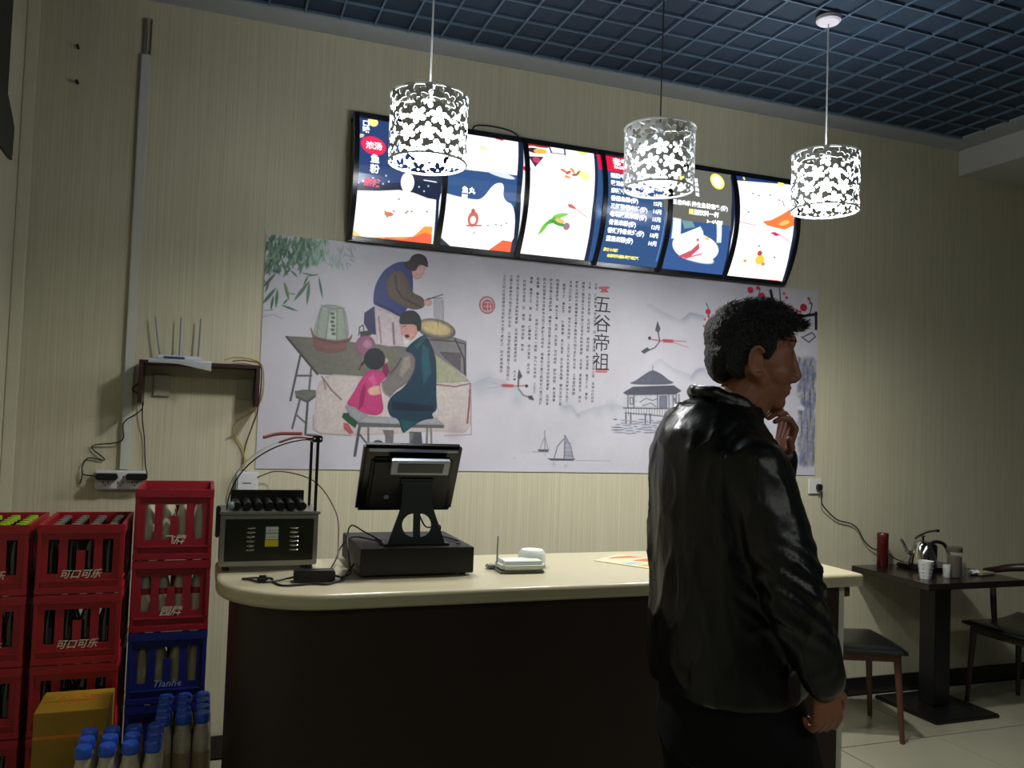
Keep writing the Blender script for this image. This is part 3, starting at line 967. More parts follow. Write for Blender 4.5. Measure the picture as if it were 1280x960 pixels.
b 100 106 154 13.3 2888 340
b 129 135 119 18.9 2944 256
b 88 94 148 14.4 2886 169
b 117 123 113 10 2943 85
b 146 152 142 15.6 2984 594
b 105 111 171 11.1 2926 505
b 134 140 136 16.7 2983 421
b 93 99 165 12.2 2925 333
b 122 128 130 17.8 2981 249
b 151 157 159 13.3 2923 161
b 110 116 124 18.9 2980 77
b 139 145 153 14.4 2906 581
b 98 104 118 10 2963 498
b 127 133 147 15.6 2905 409
b 86 92 112 11.1 2962 326
b 115 121 141 16.7 2903 238
b 144 150 170 12.2 2960 154
b 103 109 135 17.8 2902 67
b 132 138 164 13.3 2943 575
b 91 97 129 18.9 2885 486
b 120 126 158 14.4 2942 402
b 149 155 123 10 2884 314
b 108 114 152 15.6 2940 230
b 137 143 117 11.1 2997 146
b 96 102 146 16.7 2939 59
b 125 131 175 12.2 2981 568
b 84 90 140 17.8 2922 479
b 113 119 169 13.3 2979 395
b 142 148 134 18.9 2921 307
b 101 107 163 14.4 2978 223
b 130 136 128 10 2919 136
b 89 95 157 15.6 2961 645
b 118 124 122 11.1 2902 556
b 147 153 151 16.7 2959 472
b 106 112 116 12.2 2901 384
b 135 141 145 17.8 2958 300
b 94 100 174 13.3 2900 213
b 123 129 139 18.9 2956 128
b 152 158 168 14.4 2883 632
b 111 117 133 10 2940 549
b 140 146 162 15.6 2881 460
b 99 105 127 11.1 2938 377
b 128 134 156 16.7 2880 289
b 87 93 121 12.2 2937 205
b 116 122 150 17.8 2994 120
b 145 151 115 13.3 2920 626
b 104 110 144 18.9 2977 542
b 133 139 173 14.4 2918 454
b 92 98 138 10 2975 370
b 121 127 167 15.6 2917 282
b 150 156 132 11.1 2974 197
b 109 115 161 16.7 2916 111
b 138 144 126 12.2 2957 619
b 97 103 155 17.8 2899 530
b 126 132 120 13.3 2956 447
b 85 91 149 18.9 2897 358
b 114 120 114 14.4 2954 274
b 143 149 143 10 2896 187
b 102 108 172 15.6 2953 103
b 131 137 137 11.1 2879 607
b 90 96 166 16.7 2936 523
b 119 125 131 12.2 2878 435
b 148 154 160 17.8 2934 351
b 107 113 125 13.3 2991 267
b 136 142 154 18.9 2933 180
b 95 101 119 14.4 2990 95
b 124 130 148 10 2916 600
b 153 159 113 15.6 2973 517
b 112 118 142 11.1 2915 428
b 141 147 171 16.7 2972 344
b 100 106 136 12.2 2913 256
b 129 135 165 17.8 2970 172
b 88 94 130 13.3 2912 85
b 117 123 159 18.9 2953 594
b 146 152 124 14.4 2895 505
b 105 111 153 10 2952 421
b 134 140 118 15.6 2894 333
b 93 99 147 11.1 2950 249
b 122 128 112 16.7 2892 162
b 151 157 141 12.2 2949 77
b 110 116 170 17.8 2875 581
b 139 145 135 13.3 2932 498
b 98 104 164 18.9 2989 414
b 127 133 129 14.4 2931 326
b 86 92 158 10 2988 241
b 115 121 123 15.6 2929 154
b 144 150 152 11.1 2986 69
b 103 109 117 16.7 2912 574
b 132 138 146 12.2 2969 491
b 91 97 175 17.8 2911 402
b 120 126 140 13.3 2968 318
b 149 155 169 18.9 2910 231
b 108 114 134 14.4 2966 146
b 137 143 163 10 2908 60
b 96 102 128 15.6 2949 568
b 125 131 157 11.1 2891 479
b 84 90 122 16.7 2948 395
b 113 119 151 12.2 2890 307
b 142 148 116 17.8 2947 223
b 101 107 145 13.3 2889 137
b 130 136 174 18.9 2930 645
b 89 95 139 14.4 2987 561
b 118 124 168 10 2928 472
b 147 153 133 15.6 2985 388
b 106 112 162 11.1 2927 300
b 135 141 127 16.7 2984 216
l 50 56 78 3.3 2881 647 2866 612
l 67 73 95 3.3 2926 568 2938 534
l 84 90 112 3.3 2971 489 2979 455
l 101 107 129 3.3 2915 405 2919 371
l 58 64 86 3.3 2960 325 2960 292
l 75 81 103 3.3 2905 243 2900 209
l 92 98 120 3.3 2950 163 2940 129
l 109 115 137 3.3 2995 83 2981 49
l 66 72 94 3.3 2924 593 2938 560
l 83 89 111 3.3 2969 514 2978 480
l 100 106 128 3.3 2913 430 2918 397
l 57 63 85 3.3 2958 351 2959 317
l 74 80 102 3.3 2903 268 2899 234
l 91 97 119 3.3 2947 188 2939 154
l 108 114 136 3.3 2992 108 2980 74
l 65 71 93 3.3 2921 619 2937 585
l 82 88 110 3.3 2967 539 2978 506
l 99 105 127 3.3 2911 456 2918 422
l 56 62 84 3.3 2956 376 2958 342
l 73 79 101 3.3 2901 293 2898 260
l 90 96 118 3.3 2945 214 2939 180
l 107 113 135 3.3 2990 134 2979 100
l 64 70 92 3.3 2919 644 2904 609
l 81 87 109 3.3 2964 565 2977 531
l 98 104 126 3.3 2909 481 2917 447
l 55 61 83 3.3 2954 402 2958 368
l 72 78 100 3.3 2898 319 2898 285
l 89 95 117 3.3 2943 239 2938 205
l 106 112 134 3.3 2988 159 2979 125
l 63 69 91 3.3 2933 77 2919 43
l 80 86 108 3.3 2962 590 2976 557
l 97 103 125 3.3 2907 506 2916 473
l 54 60 82 3.3 2952 427 2957 393
l 71 77 99 3.3 2896 344 2897 310
l 88 94 116 3.3 2941 264 2938 230
l 105 111 133 3.3 2986 184 2978 150
l 62 68 90 3.3 2931 102 2918 68
l 79 85 107 3.3 2960 616 2976 583
l 96 102 124 3.3 2905 532 2916 498
l 53 59 81 3.3 2949 452 2956 419
l 70 76 98 3.3 2894 369 2896 335
l 87 93 115 3.3 2939 290 2937 256
l 104 110 132 3.3 2984 210 2977 176
l 61 67 89 3.3 2928 128 2918 94
l 78 84 106 3.3 2958 641 2943 606
l 95 101 123 3.3 2902 557 2915 524
l 52 58 80 3.3 2947 478 2956 444
l 69 75 97 3.3 2892 394 2896 361
l 86 92 114 3.3 2937 315 2936 281
l 103 109 131 3.3 2982 235 2977 201
p 214 214 222 2849 373 2888 398 2922 373 2911 355 2855 360
p 200 200 210 2849 452 2886 458 2885 441 2853 434
l 32 30 38 17.8 2673 1008 2691 947
l 50 46 54 6.7 2732 1023 2743 939
l 32 30 38 15.6 2986 903 2897 885 2850 890
l 32 30 38 17.8 2982 909 2985 821
l 48 44 54 5.6 2904 879 2941 906 2954 956 2924 990
l 50 46 56 5.6 2885 768 2938 741 2981 775 2958 797 2900 769
l 60 56 66 4.4 2604 1012 2591 963 2634 943
l 60 56 66 4.4 2265 907 2284 868 2281 810 2327 772
l 60 60 70 3.3 2268 722 2305 732
l 50 46 56 5.6 2838 886 2779 918 2749 952
e 208 42 82 2541 1001 18.9 17 0
e 200 60 100 2590 1017 13.3 12 0
e 204 48 88 2616 975 20 18 0
e 214 90 120 2656 950 13.3 12 0
e 214 110 130 2635 937 10 9 0
e 205 120 140 2521 951 8.9 8 0
e 206 36 70 2277 862 15.6 14 0
e 206 60 90 2280 839 7.8 7 0
e 214 100 120 2258 820 6.7 6 0
e 206 60 90 2292 801 10 9 0
e 206 70 96 2253 784 6.7 6 0
e 200 70 96 2317 791 8.9 8 0
e 220 120 140 2269 788 6.7 6 0
e 214 90 120 2762 1001 8.9 8 0
e 210 80 110 2780 979 10 9 0
e 214 100 130 2767 941 7.8 7 0
e 214 80 110 2815 923 14.4 13 0
e 214 110 130 2791 913 8.9 8 0
e 206 70 96 2852 912 8.9 8 0
e 200 36 62 2896 933 23.3 21 0
e 206 70 96 2874 907 8.9 8 0
e 200 60 90 2931 985 8.9 8 0
e 204 70 96 2942 961 7.8 7 0
e 214 110 130 2806 896 7.8 7 0
e 214 90 120 2692 917 6.7 6 0
e 200 70 84 1037 800 40.4 42.7 0
e 200 202 212 1037 800 34.7 37 0
e 200 84 98 1039 798 27.7 28.9 0
l 220 205 214 4.6 1024 812 1055 814 1056 775 1029 773
l 220 205 214 4.6 1019 792 1058 795
l 220 205 214 4.6 1039 815 1040 771
p 202 50 66 1627 940 1690 946 1690 937 1674 932 1678 922 1689 916 1630 913 1645 920 1645 929 1627 931
p 202 40 56 1626 530 1644 524 1673 526 1689 532 1689 517 1626 515
p 202 60 76 1626 511 1690 513 1690 507 1627 505
'''
ART_MENU = '''
p 38 62 110 -4 555 240 566 241 265 7 235
e 250 236 150 84 532 23.9 24.8 0
e 210 200 180 28 452 17.1 9.4 -25
e 226 40 84 85 413 57.3 43.6 12
p 255 255 255 4 204 118 215 208 230 275 226 343 210 384 208 399 8 16 -1
p 250 150 60 21 44 70 17 168 27 299 42 346 90 383 91 387 14 20 5
p 236 92 60 168 27 248 25 312 46 350 63 386 57 391 14 183 12
p 250 210 120 21 43 57 22 117 15 26 12
e 255 255 255 245 267 31 44.3 0
l 230 235 250 5.9 320 287 378 285
e 150 140 120 156 132 5.9 3.7 0
e 150 140 120 195 137 5.9 3.7 0
e 150 140 120 168 112 5.9 3.7 0
e 150 140 120 257 143 5.9 3.7 0
e 150 140 120 277 145 5.9 3.7 0
e 150 140 120 212 191 5.9 3.7 0
e 150 140 120 347 152 5.9 3.7 0
e 150 140 120 251 136 5.9 3.7 0
e 200 120 90 174 123 20.7 8.9 0
e 190 205 240 146 284 4.4 4.4 0
e 190 205 240 160 260 4.4 4.4 0
e 190 205 240 135 247 4.4 4.4 0
e 190 205 240 342 263 4.4 4.4 0
e 190 205 240 324 238 4.4 4.4 0
e 190 205 240 88 267 4.4 4.4 0
e 190 205 240 299 254 4.4 4.4 0
e 190 205 240 26 239 4.4 4.4 0
e 190 205 240 45 248 4.4 4.4 0
p 255 255 255 432 555 786 564 768 366 426 359
p 46 80 130 426 358 768 368 770 219 478 225 434 234
p 255 255 255 390 250 455 237 542 230 601 233 654 315 705 325 703 246 770 224 793 9 419 7
e 215 225 240 689 360 69.3 12.3 8
p 220 20 60 553 557 613 559 608 550 552 546
p 220 30 70 673 556 713 557 706 537 669 542
p 232 96 60 675 22 732 68 780 66 783 12 685 13
e 196 110 100 570 144 26.2 33.9 0
e 255 255 255 570 140 13.9 16.9 0
e 190 90 84 565 179 9.2 10.8 0
l 190 90 90 6.2 544 113 613 120
e 160 170 150 685 132 6.2 3.8 0
e 160 170 150 712 131 6.2 3.8 0
e 160 170 150 736 143 6.2 3.8 0
e 160 170 150 585 85 6.2 3.8 0
e 160 170 150 646 124 6.2 3.8 0
e 222 232 190 603 482 20 13.9 0
p 255 255 255 810 553 1185 556 1166 250 1175 13 812 11 791 278
p 150 40 40 814 550 947 551 937 536 811 525
e 255 255 255 870 505 60 29.2 3
e 60 30 40 863 511 35.4 13.9 0
e 245 180 70 894 511 35.4 13.9 -6
p 70 40 80 829 474 909 483 861 423
e 196 60 90 870 461 20 15.4 0
e 210 30 70 818 408 20 13.9 0
l 70 50 100 7.7 946 544 953 513
l 70 50 100 7.7 1027 548 1025 512
l 120 90 140 4.6 949 512 1023 515
e 216 120 90 1009 426 16.9 6.9 20
e 200 90 60 1033 419 16.9 6.9 -30
e 226 140 100 1057 433 16.9 6.9 50
e 180 110 60 1068 412 16.9 6.9 -10
e 230 150 110 1028 396 16.9 6.9 10
e 120 130 60 1089 426 16.9 6.9 -40
e 235 240 170 1121 415 30.8 26.2 0
e 240 240 120 1118 543 26.2 10.8 0
p 222 90 90 1034 264 1057 265 1082 249 1075 244 1042 250
l 226 160 160 4.6 1082 246 1143 214
f 120 190 80 20 904 109 951 182
f 90 170 70 23.1 930 156 1024 219
f 130 200 90 20 962 197 1045 218
f 70 150 60 18.5 949 180 1050 159
e 222 190 120 1004 183 26.2 10.8 10
e 150 120 130 1043 161 16.9 16.9 0
p 236 120 90 1069 12 1175 14 1173 20 1084 19
p 44 78 124 1199 554 1613 557 1581 313 1595 6 1197 0 1184 295
p 214 22 64 1199 554 1613 557 1580 476 1406 456 1202 460
l 120 150 210 4 1575 362 1572 222 1572 50
b 120 150 190 19.9 1211 240
p 98 98 90 1586 553 1982 561 1959 333 1965 234 1582 220 1547 367
p 50 84 140 1584 255 1957 262 1981 16 1622 4
e 255 245 90 1889 492 42.4 45.2 0
e 255 255 255 1889 492 31.5 34.2 0
p 225 232 240 1618 266 1665 264 1676 175 1625 162
p 225 232 240 1874 274 1906 274 1921 172 1893 169
p 110 150 150 1669 258 1732 258 1752 232 1691 218
e 255 255 255 1777 136 140.3 67 6
p 255 255 255 1637 142 1695 198 1782 239 1802 216 1822 162
e 200 205 215 1798 85 109.5 19.2 6
e 255 255 255 1795 91 109.5 19.2 6
p 196 80 100 1686 84 1754 119 1791 159 1800 131 1751 80
l 206 90 110 6.2 1728 78 1822 108
e 180 120 110 1780 172 9.6 6.8 0
e 228 200 120 1833 184 15.1 8.2 0
l 150 170 230 3.4 1581 289 1589 165
l 150 170 230 3.4 1983 557 1977 536
p 34 54 104 1996 566 2404 565 2390 539 1991 518
e 240 240 90 2064 535 6.8 10.9 0
p 255 255 255 1996 515 2387 542 2357 336 2354 174 2367 14 1993 10 1977 193 1983 315
e 245 240 100 2302 537 21.9 12.3 0
p 238 120 60 2156 306 2210 319 2278 356 2331 391 2356 372 2357 307 2299 278 2187 288
e 250 190 110 2296 314 34.2 12.3 -20
p 206 40 80 2210 253 2241 259 2277 247 2249 239
l 226 150 170 4.8 2277 247 2338 222
l 220 60 110 4.8 2288 435 2297 405
l 225 120 140 3.4 1986 290 2120 280
e 130 140 140 2103 452 8.2 4.1 20
e 130 140 140 2214 458 8.2 4.1 20
e 130 140 140 2267 436 8.2 4.1 20
e 130 140 140 2140 446 8.2 4.1 20
e 130 140 140 2066 346 8.2 4.1 20
e 130 140 140 2005 149 8.2 4.1 20
e 130 140 140 2268 132 8.2 4.1 20
e 130 140 140 2155 179 8.2 4.1 20
e 246 200 70 2181 112 27.4 23.3 0
e 190 70 60 2170 144 15.1 12.3 0
e 220 150 90 2092 99 10.9 6.8 0
e 230 120 80 2209 93 10.9 8.2 0
p 238 140 120 2144 10 2351 13 2345 24 2165 20
'''
# ================================================================ THE SETTING
WY = 3.83; CZ = 3.22; LX = -.765; BX = 4.235
wp = wallpaper()
plaster = M('white plaster', 'a9aaa6', .7, var=.04, scale=6)
struct('wall_back', MB().box2((LX-.1, WY, 0), (6.4, WY+.12, CZ)), wp)
struct('wall_left', MB().box2((LX-.12, -1.6, 0), (LX, WY, CZ)), wp)
struct('trim_1', MB().box2((LX, WY-.012, .1), (LX+.048, WY, CZ), .004), M('pale corner strip', 'c4c0a6', .6))
# floor of large beige tiles: slab plus tile parts
fl = struct('floor', MB().box2((LX-.12, -1.6, -.08), (6.4, WY+.12, -.012)), M('tile grout', '6b675c', .8))
tile_m = M('polished beige floor tile', '918e7a', .22, var=.12, scale=3.5, bump=.02)
tme = MB().box2((.003, .003, -.012), (.597, .597, 0), .002).mesh('tile', tile_m)
tw = MB().box2((.003, .003, -.012), (.597, .397, 0), .002).mesh('tile', tile_m)
for i in range(11):
    for j in range(9):
        x = LX+.02+i*.6; y = WY-.62-j*.6
        o = bpy.data.objects.new('tile', tme); C.objects.link(o); o.parent = fl; o.location = (x, y, 0)
bb = MB().box2((LX, WY-.016, 0), (6.4, WY, .096), .003)
struct('baseboard_back', bb, M('dark stone baseboard', '1b1a18', .25, var=.3, scale=40))
# ceiling: dark board, open metal grid below it, plaster border, dropped soffit on the right
cl = struct('ceiling', MB().box2((LX-.12, -1.6, CZ+.013), (6.4, WY+.12, CZ+.2)), M('navy ceiling void', '16283a', .8, var=.2, scale=3))
slat_m = M('blue grey grid slat', '4b6072', .45, var=.12, scale=8)
gx = [-.742+i*.1511 for i in range(32)]; gy = [3.665-i*.1511 for i in range(31)]
ml = MB().box2((-.004, -1.1, 0), (.004, 3.675, .0115)).mesh('slat', slat_m)
mc = MB().box2((LX, -.004, .001), (4.075, .004, .0105)).mesh('slat', slat_m)
for x in gx:
    if x < 4.07: o = bpy.data.objects.new('slat', ml); C.objects.link(o); o.parent = cl; o.location = (x, 0, CZ)
for y in gy: o = bpy.data.objects.new('slat', mc); C.objects.link(o); o.parent = cl; o.location = (0, y, CZ)
bd = M('painted plaster border', '8f9496', .7, var=.05, scale=8)
struct('trim_2', MB().box2((LX, 3.675, CZ-.004), (BX, WY, CZ+.012)), bd)
struct('trim_3', MB().box2((4.075, -1.6, CZ-.004), (BX, 3.675, CZ+.012)), bd)
struct('soffit_right', MB().box2((BX, -1.6, 3.062), (6.4, WY, CZ+.022)), plaster)

# ================================================================ MURAL
mural = thing('wall_mural', 'long painted mural of noodle making, pagoda and plum blossom on the back wall', 'mural', (.206, WY, 1.235))
MW, MH = 2.994, 1.037
img = image('mural_print', paint(ART_MURAL, MW*1000, MH*1000, .5, (206, 204, 214), .10, dim=.88))
def quad_uv(name, pts, uvs, faces, mat, parent):
    me = bpy.data.meshes.new(name); me.from_pydata(pts, [], faces); me.materials.append(mat); ul = me.uv_layers.new()
    for l in me.loops: ul.data[l.index].uv = uvs[l.vertex_index]
    o = bpy.data.objects.new(name, me); C.objects.link(o); o.parent = parent; return o
obj('backing_sheet', MB().box2((0, -.004, 0), (MW, 0, MH)), M('white vinyl backing', 'aaa8b0', .5), mural)
quad_uv('printed_sheet', [(0, -.0045, 0), (MW, -.0045, 0), (MW, -.0045, MH), (0, -.0045, MH)], [(0, 0), (1, 0), (1, 1), (0, 1)], [(0, 1, 2, 3)], print_mat('mural print', img, .45), mural)
ink = M('black ink', '2c2a34', .6); ink2 = M('grey ink', '55555f', .6)
def on_mural(u, v): return (u, -.0052, v)
lettering_each('title_character', [(ch, .098, 1.6055, .817-i*.0975, {}) for i, ch in enumerate('五谷帝祖')], ink, mural, on_mural)
story = '上古之时人民茹草饮水采树木之实食蠃蚌之肉时多疾病毒伤之害于是神农乃始教民播种五谷相土地宜燥湿肥墝高下尝百草之滋味水泉之甘苦令民知所避就。五谷者稻黍稷麦菽也，养人之本，先民以为至宝，世代相传，细作成粉，和以清泉，煮而食之，滑爽甘香，健脾养胃，老少皆宜。后人感念其德，尊为五谷之祖，以诚心做好每一碗粉，传承千年滋味。'
bots = [.46, .42, .42, .58, .46, .36, .31, .31, .33, .30, .33, .36, .34, .35, .34]
it = []; k = 0
for c in range(15):
    n = int((.955-bots[c])/.0186); gap = rnd.choice((9, 14, 19, 24)); s_ = ''
    for i in range(n):
        s_ += ' ' if i == gap else story[k % len(story)]; k += 1
    it.append([(ch, .0165, 1.112+c*.0352, .945-i*.0186, dict(bold=.0003)) for i, ch in enumerate(s_) if ch not in ' ，。'])
for col_ in it: lettering('story_column', col_, ink2, mural, on_mural)['kind'] = 'stuff'
# two small nails in the wall on the left
for i, (x, z, wd) in enumerate(((-.574, 2.962, 'upper'), (-.569, 2.815, 'lower'))):
    tag(obj('nail', MB().cyl((x, WY, z), (x, WY-.03, z), .006, n=8), M('rusty nail', '33291f', .7, .6)), '%s of two dark nail stubs high on the left of the wall' % wd, 'nail', 'nail stubs')

# ================================================================ MENU LIGHT BOX
mn = thing('menu_light_box', 'long black framed light box with six glowing menu panels above the mural', 'menu board', (.554, WY, 2.275))
BW, BH = 2.393, .57
def ys(v):
    v = min(1, max(0, v)); return -.03-.055*v-.34*v*(1-v)
mimg = image('menu_print', paint(ART_MENU, BW*1000, BH*1000, .6, (24, 34, 60), 0., edge=0))
film = print_mat('backlit menu film', mimg, .2, MENU_POWER)
# make white areas outshine the rest, as an overexposed light box does
nt = film.node_tree; b_ = nt.nodes['Principled BSDF']; tx = [n for n in nt.nodes if n.type == 'TEX_IMAGE'][0]
fr = M('black lacquered frame', '14161c', .25, var=.1)
NV = 14
sides = MB()
cs = [(0, BH)]+[]
prof = [(ys(i/NV)-.012, i/NV*BH) for i in range(NV+1)]
outer = [(y, z) for y, z in prof]
hs = MB().prism([(0, 0)]+[(y+.014, z) for y, z in prof]+[(0, BH)], .004, BW-.004, 'x')
obj('housing', hs, fr, mn)
fb = MB()
fb.box2((0, ys(0)-.012, -.002), (BW, 0, .026), .004); fb.box2((0, ys(1)-.014, BH-.022), (BW, 0, BH+.002), .004)
obj('frame', fb, fr, mn)
divs = [0, .417, .819, 1.231, 1.596, 1.996, BW]
for i, u in enumerate(divs):
    w = .012 if 0 < i < 6 else .011; c = min(max(u, w), BW-w)
    d = MB().prism([(y-.002, z) for y, z in prof]+[(y+.03, z) for y, z in reversed(prof)], c-w, c+w, 'x')
    obj('divider', d, fr, mn)
for i in range(6):
    a, b = divs[i]+.012, divs[i+1]-.012; P = []; U = []; F = []
    for j in range(NV+1):
        v = .035+(.955-.035)*j/NV
        for u in (a, b): P.append((u, ys(v)-.002, v*BH)); U.append((u/BW, v))
    for j in range(NV): F.append((2*j, 2*j+1, 2*j+3, 2*j+2))
    quad_uv('menu_panel', P, U, F, film, mn)
def on_menu(u, v): return (u, ys(v/BH)-.006, v)
wt = M('glowing white lettering', 'ffffff', .4, emit='f4f6ff', estr=1.5); yl = M('glowing yellow lettering', 'fff080', .4, emit='f8f070', estr=1.0); rdl = M('glowing red lettering', 'ff5060', .4, emit='ee4866', estr=1.0)
B = dict(bold=.0008)
rows = ['招牌牛肉米粉(份)', '酸汤肥牛米线(份)', '麻辣牛杂米粉(份)', '番茄鱼粉(份)', '三鲜砂锅米线(份)', '老坛酸菜米粉(份)', '骨汤米粉(份)', '香辣排骨米线(份)', '清汤米粉(份)']
it = [('套餐类', .043, 1.283, .500, B), ('PACK MEAL', .021, 1.287, .478, B)]
for i, r in enumerate(rows):
    z = .427-i*.0385; x = 1.302
    it += [(r, .027, x-.04, z, B), (('18元', '16元', '18元', '15元', '16元', '15元', '12元', '18元', '10元')[i], .026, 1.497, z, B)]
it += [('五谷杂粮养生鱼粉套餐(份)', .0285, 1.607, .335, B), ('送饮料一杯', .03, 1.735, .295, B), ('2—4人套餐', .02, 1.815, .262, B)]
it += [(c, .022, 1.745, .47-j*.026, B) for j, c in enumerate('营养美味')]
it += [(c, .034, .035, .505-j*.032, B) for j, c in enumerate('口味')]+[('浓汤', .037, .05, .398, B)]
it += [(c, .042, .072, .336-j*.045, B) for j, c in enumerate('鱼粉')]
it += [(c, .032, .50+j % 2*.034, .255-j//2*.034, B) for j, c in enumerate('鱼丸面')]
lettering_each('white_lettering', it, wt, mn, on_menu)
lettering_each('yellow_lettering', [('满三十元起', .016, 1.262, .072, B), ('本店可外送欢迎来电订餐', .0165, 1.29, .046, B), ('赠', .03, 1.705, .295, B)]+[(c, .04, 1.65, .46-j*.042, B) for j, c in enumerate('套餐')], yl, mn, on_menu)
lettering('red_lettering', [('麻辣', .036, .05, .232, B)], rdl, mn, on_menu)
obj('power_cord', MB().tube([(.566, -.055, .57), (.586, -.045, .61), (.686, -.03, .625), (.776, -.04, .61), (.816, -.065, .565)], .004), M('black rubber cord', '0c0c0e', .5), mn)

# ================================================================ PENDANT LAMPS
wm = M('white painted sheet metal', 'd8dcda', .4, var=.03)
def shade_mesh():
    R, H = .135, .237; nu, nv = 336, 94; Lc = 2*PI*R
    V = []; F = []
    pet = [(math.cos(a), math.sin(a)) for a in [PI/2+i*2*PI/5 for i in range(5)]]
    fl_ = []
    for r in range(5):
        for c in range(-1, 14): fl_.append(((c+(r % 2)*.5)*Lc/12, .018+r*.0545, (r*7+c*3) % 5*.25))
    def hole(u, z):
        if z < .007 or z > H-.007: return False
        for fx, fz, t in fl_:
            dx, dz = u-fx, z-fz
            if dx*dx+dz*dz > .0011: continue
            for k in range(5):
                a = t+k*2*PI/5; ca, sa = math.cos(a), math.sin(a); x = dx*ca+dz*sa-.0175; y = -dx*sa+dz*ca
                if (x/.0138)**2+(y/.0088)**2 < 1: return True
        for r in range(5):
            for c in range(13):
                if ((u-(c+.5+(r % 2)*.5)*Lc/12)/.0052)**2+((z-.018-r*.0545)/.006)**2 < 1: return True
        return False
    for j in range(nv+1):
        for i in range(nu): t = 2*PI*i/nu; V.append((R*math.cos(t), R*math.sin(t), H*j/nv))
    for j in range(nv):
        for i in range(nu):
            if not hole((i+.5)/nu*Lc, (j+.5)/nv*H): F.append((j*nu+i, j*nu+(i+1) % nu, (j+1)*nu+(i+1) % nu, (j+1)*nu+i))
    me = bpy.data.meshes.new('shade'); me.from_pydata(V, [], F); me.materials.append(wm); me.polygons.foreach_set('use_smooth', [True]*len(F)); return me
SH = shade_mesh()
LAMPS = [(.673, 2.80, 2.362, 'leftmost of the three white pierced metal pendant lamps, in front of the first menu panels', 'cord_white'),
         (1.582, 2.80, 2.388, 'middle pierced metal pendant lamp, looking darker, hanging in front of the menu board', 'cord_dark'),
         (2.366, 2.80, 2.398, 'rightmost pierced white pendant lamp on a long cord, right of the menu board', 'cord_white')]
for i, (x, y, z, lab, ck) in enumerate(LAMPS):
    t = thing('pendant_lamp', lab, 'lamp', (x, y, z), i*1.1, 'pendant lamps over the counter')
    o = obj('shade', SH, None, t); md = o.modifiers.new('s', 'SOLIDIFY'); md.thickness = .0022
    obj('rim', MB().tube([(.1355*math.cos(a*PI/16), .1355*math.sin(a*PI/16), .002) for a in range(33)], .003, 6, 1), wm, t)
    obj('rim', MB().tube([(.1355*math.cos(a*PI/16), .1355*math.sin(a*PI/16), .235) for a in range(33)], .003, 6, 1), wm, t)
    sp = MB()
    for k in range(3): a = k*2*PI/3+.4; sp.cyl((0, 0, .228), (.134*math.cos(a), .134*math.sin(a), .228), .0028, n=6)
    obj('spoke', sp, wm, t)
    obj('socket', MB().lathe([(.014, .19), (.02, .195), (.02, .225), (.008, .24)], n=14), wm, t)
    gm = M('lit glass globe %d' % (i+1), 'ffffff', .3, emit='f4f8ff', estr=LAMP_POWER[i])
    obj('glass_globe', MB().sphere((0, 0, .107), .093, 28, 18), gm, t, 'all')
    ld = bpy.data.lights.new('added_spot', 'SPOT'); ld.energy = ADDED_SPOT_WATTS[i]; ld.spot_size = math.radians(174); ld.spot_blend = .8; ld.shadow_soft_size = .05; ld.color = (1, .985, .95)  # added spot below the globe, throws extra light downwards
    lo = bpy.data.objects.new('added_spot', ld); C.objects.link(lo); lo.parent = t; lo.location = (0, 0, -.003)
    obj('cord', MB().cyl((0, 0, .235), (0, 0, CZ-.022-z), .0035 if i != 1 else .0028, n=8), M('dark lamp cord', '2b2c2c', .6) if i == 1 else M('white lamp cord', 'c9c9c6', .5), t)
    obj('canopy', MB().lathe([(.05, CZ-.003-z), (.05, CZ-.018-z), (.042, CZ-.026-z), (.008, CZ-.03-z)], n=24), M('white canopy plastic', 'd9d4dc', .45), t)

# ================================================================ COUNTER
ct = thing('service_counter', 'long service counter with dark brown front and cream rounded top, behind the man', 'counter', (0, 0, 0))
def rounded(x0, x1, y0, y1, r, n=12):
    P = [(x1, y0), (x1, y1), (x0, y1)]
    for i in range(n+1):
        a = PI+i/n*PI/2; P.append((x0+r+r*math.cos(a), y0+r+r*math.sin(a)))
    return P
bmx = bmesh.new()
tp = MB().prism(rounded(.045, 2.165, 2.32, 2.895, .30), .955, 1.0, 'z')
top = obj('worktop', tp, M('cream laminate worktop', 'b3ab8d', .28, var=.05, scale=5), ct)
bv = top.modifiers.new('b', 'BEVEL'); bv.width = .013; bv.segments = 3; bv.limit_method = 'ANGLE'
brown = M('dark brown laminate', '2c211c', .45, var=.25, scale=4, stretch=(1, 1, .2), spec=.3)
P = rounded(.085, 2.09, 2.36, 2.86, .27)
Pc = P[3:]+[P[0]]
inn = [(x*.985+.02, y*.985+.045) for x, y in reversed(Pc)]
obj('front_panel', MB().prism(Pc+[(P[0][0], 2.38)]+[(x+.012, y+.016) for x, y in reversed(Pc[:-1])], .06, .955, 'z'), brown, ct)
obj('plinth', MB().box2((.36, 2.40, 0), (2.08, 2.84, .06)), M('black plinth', '101010', .6), ct)
obj('side_panel', MB().box2((2.09, 2.362, .0), (2.116, 2.87, .955), .002), M('white laminate edge', 'b9b7ab', .5), ct)
obj('shelf_board', MB().box2((.38, 2.39, .5), (2.088, 2.85, .518)), M('white laminate edge', 'b9b7ab', .5), ct)
obj('catch_block', MB().box2((2.116, 2.372, .912), (2.15, 2.40, .945), .003), M('brown catch', '4a3524', .5), ct)

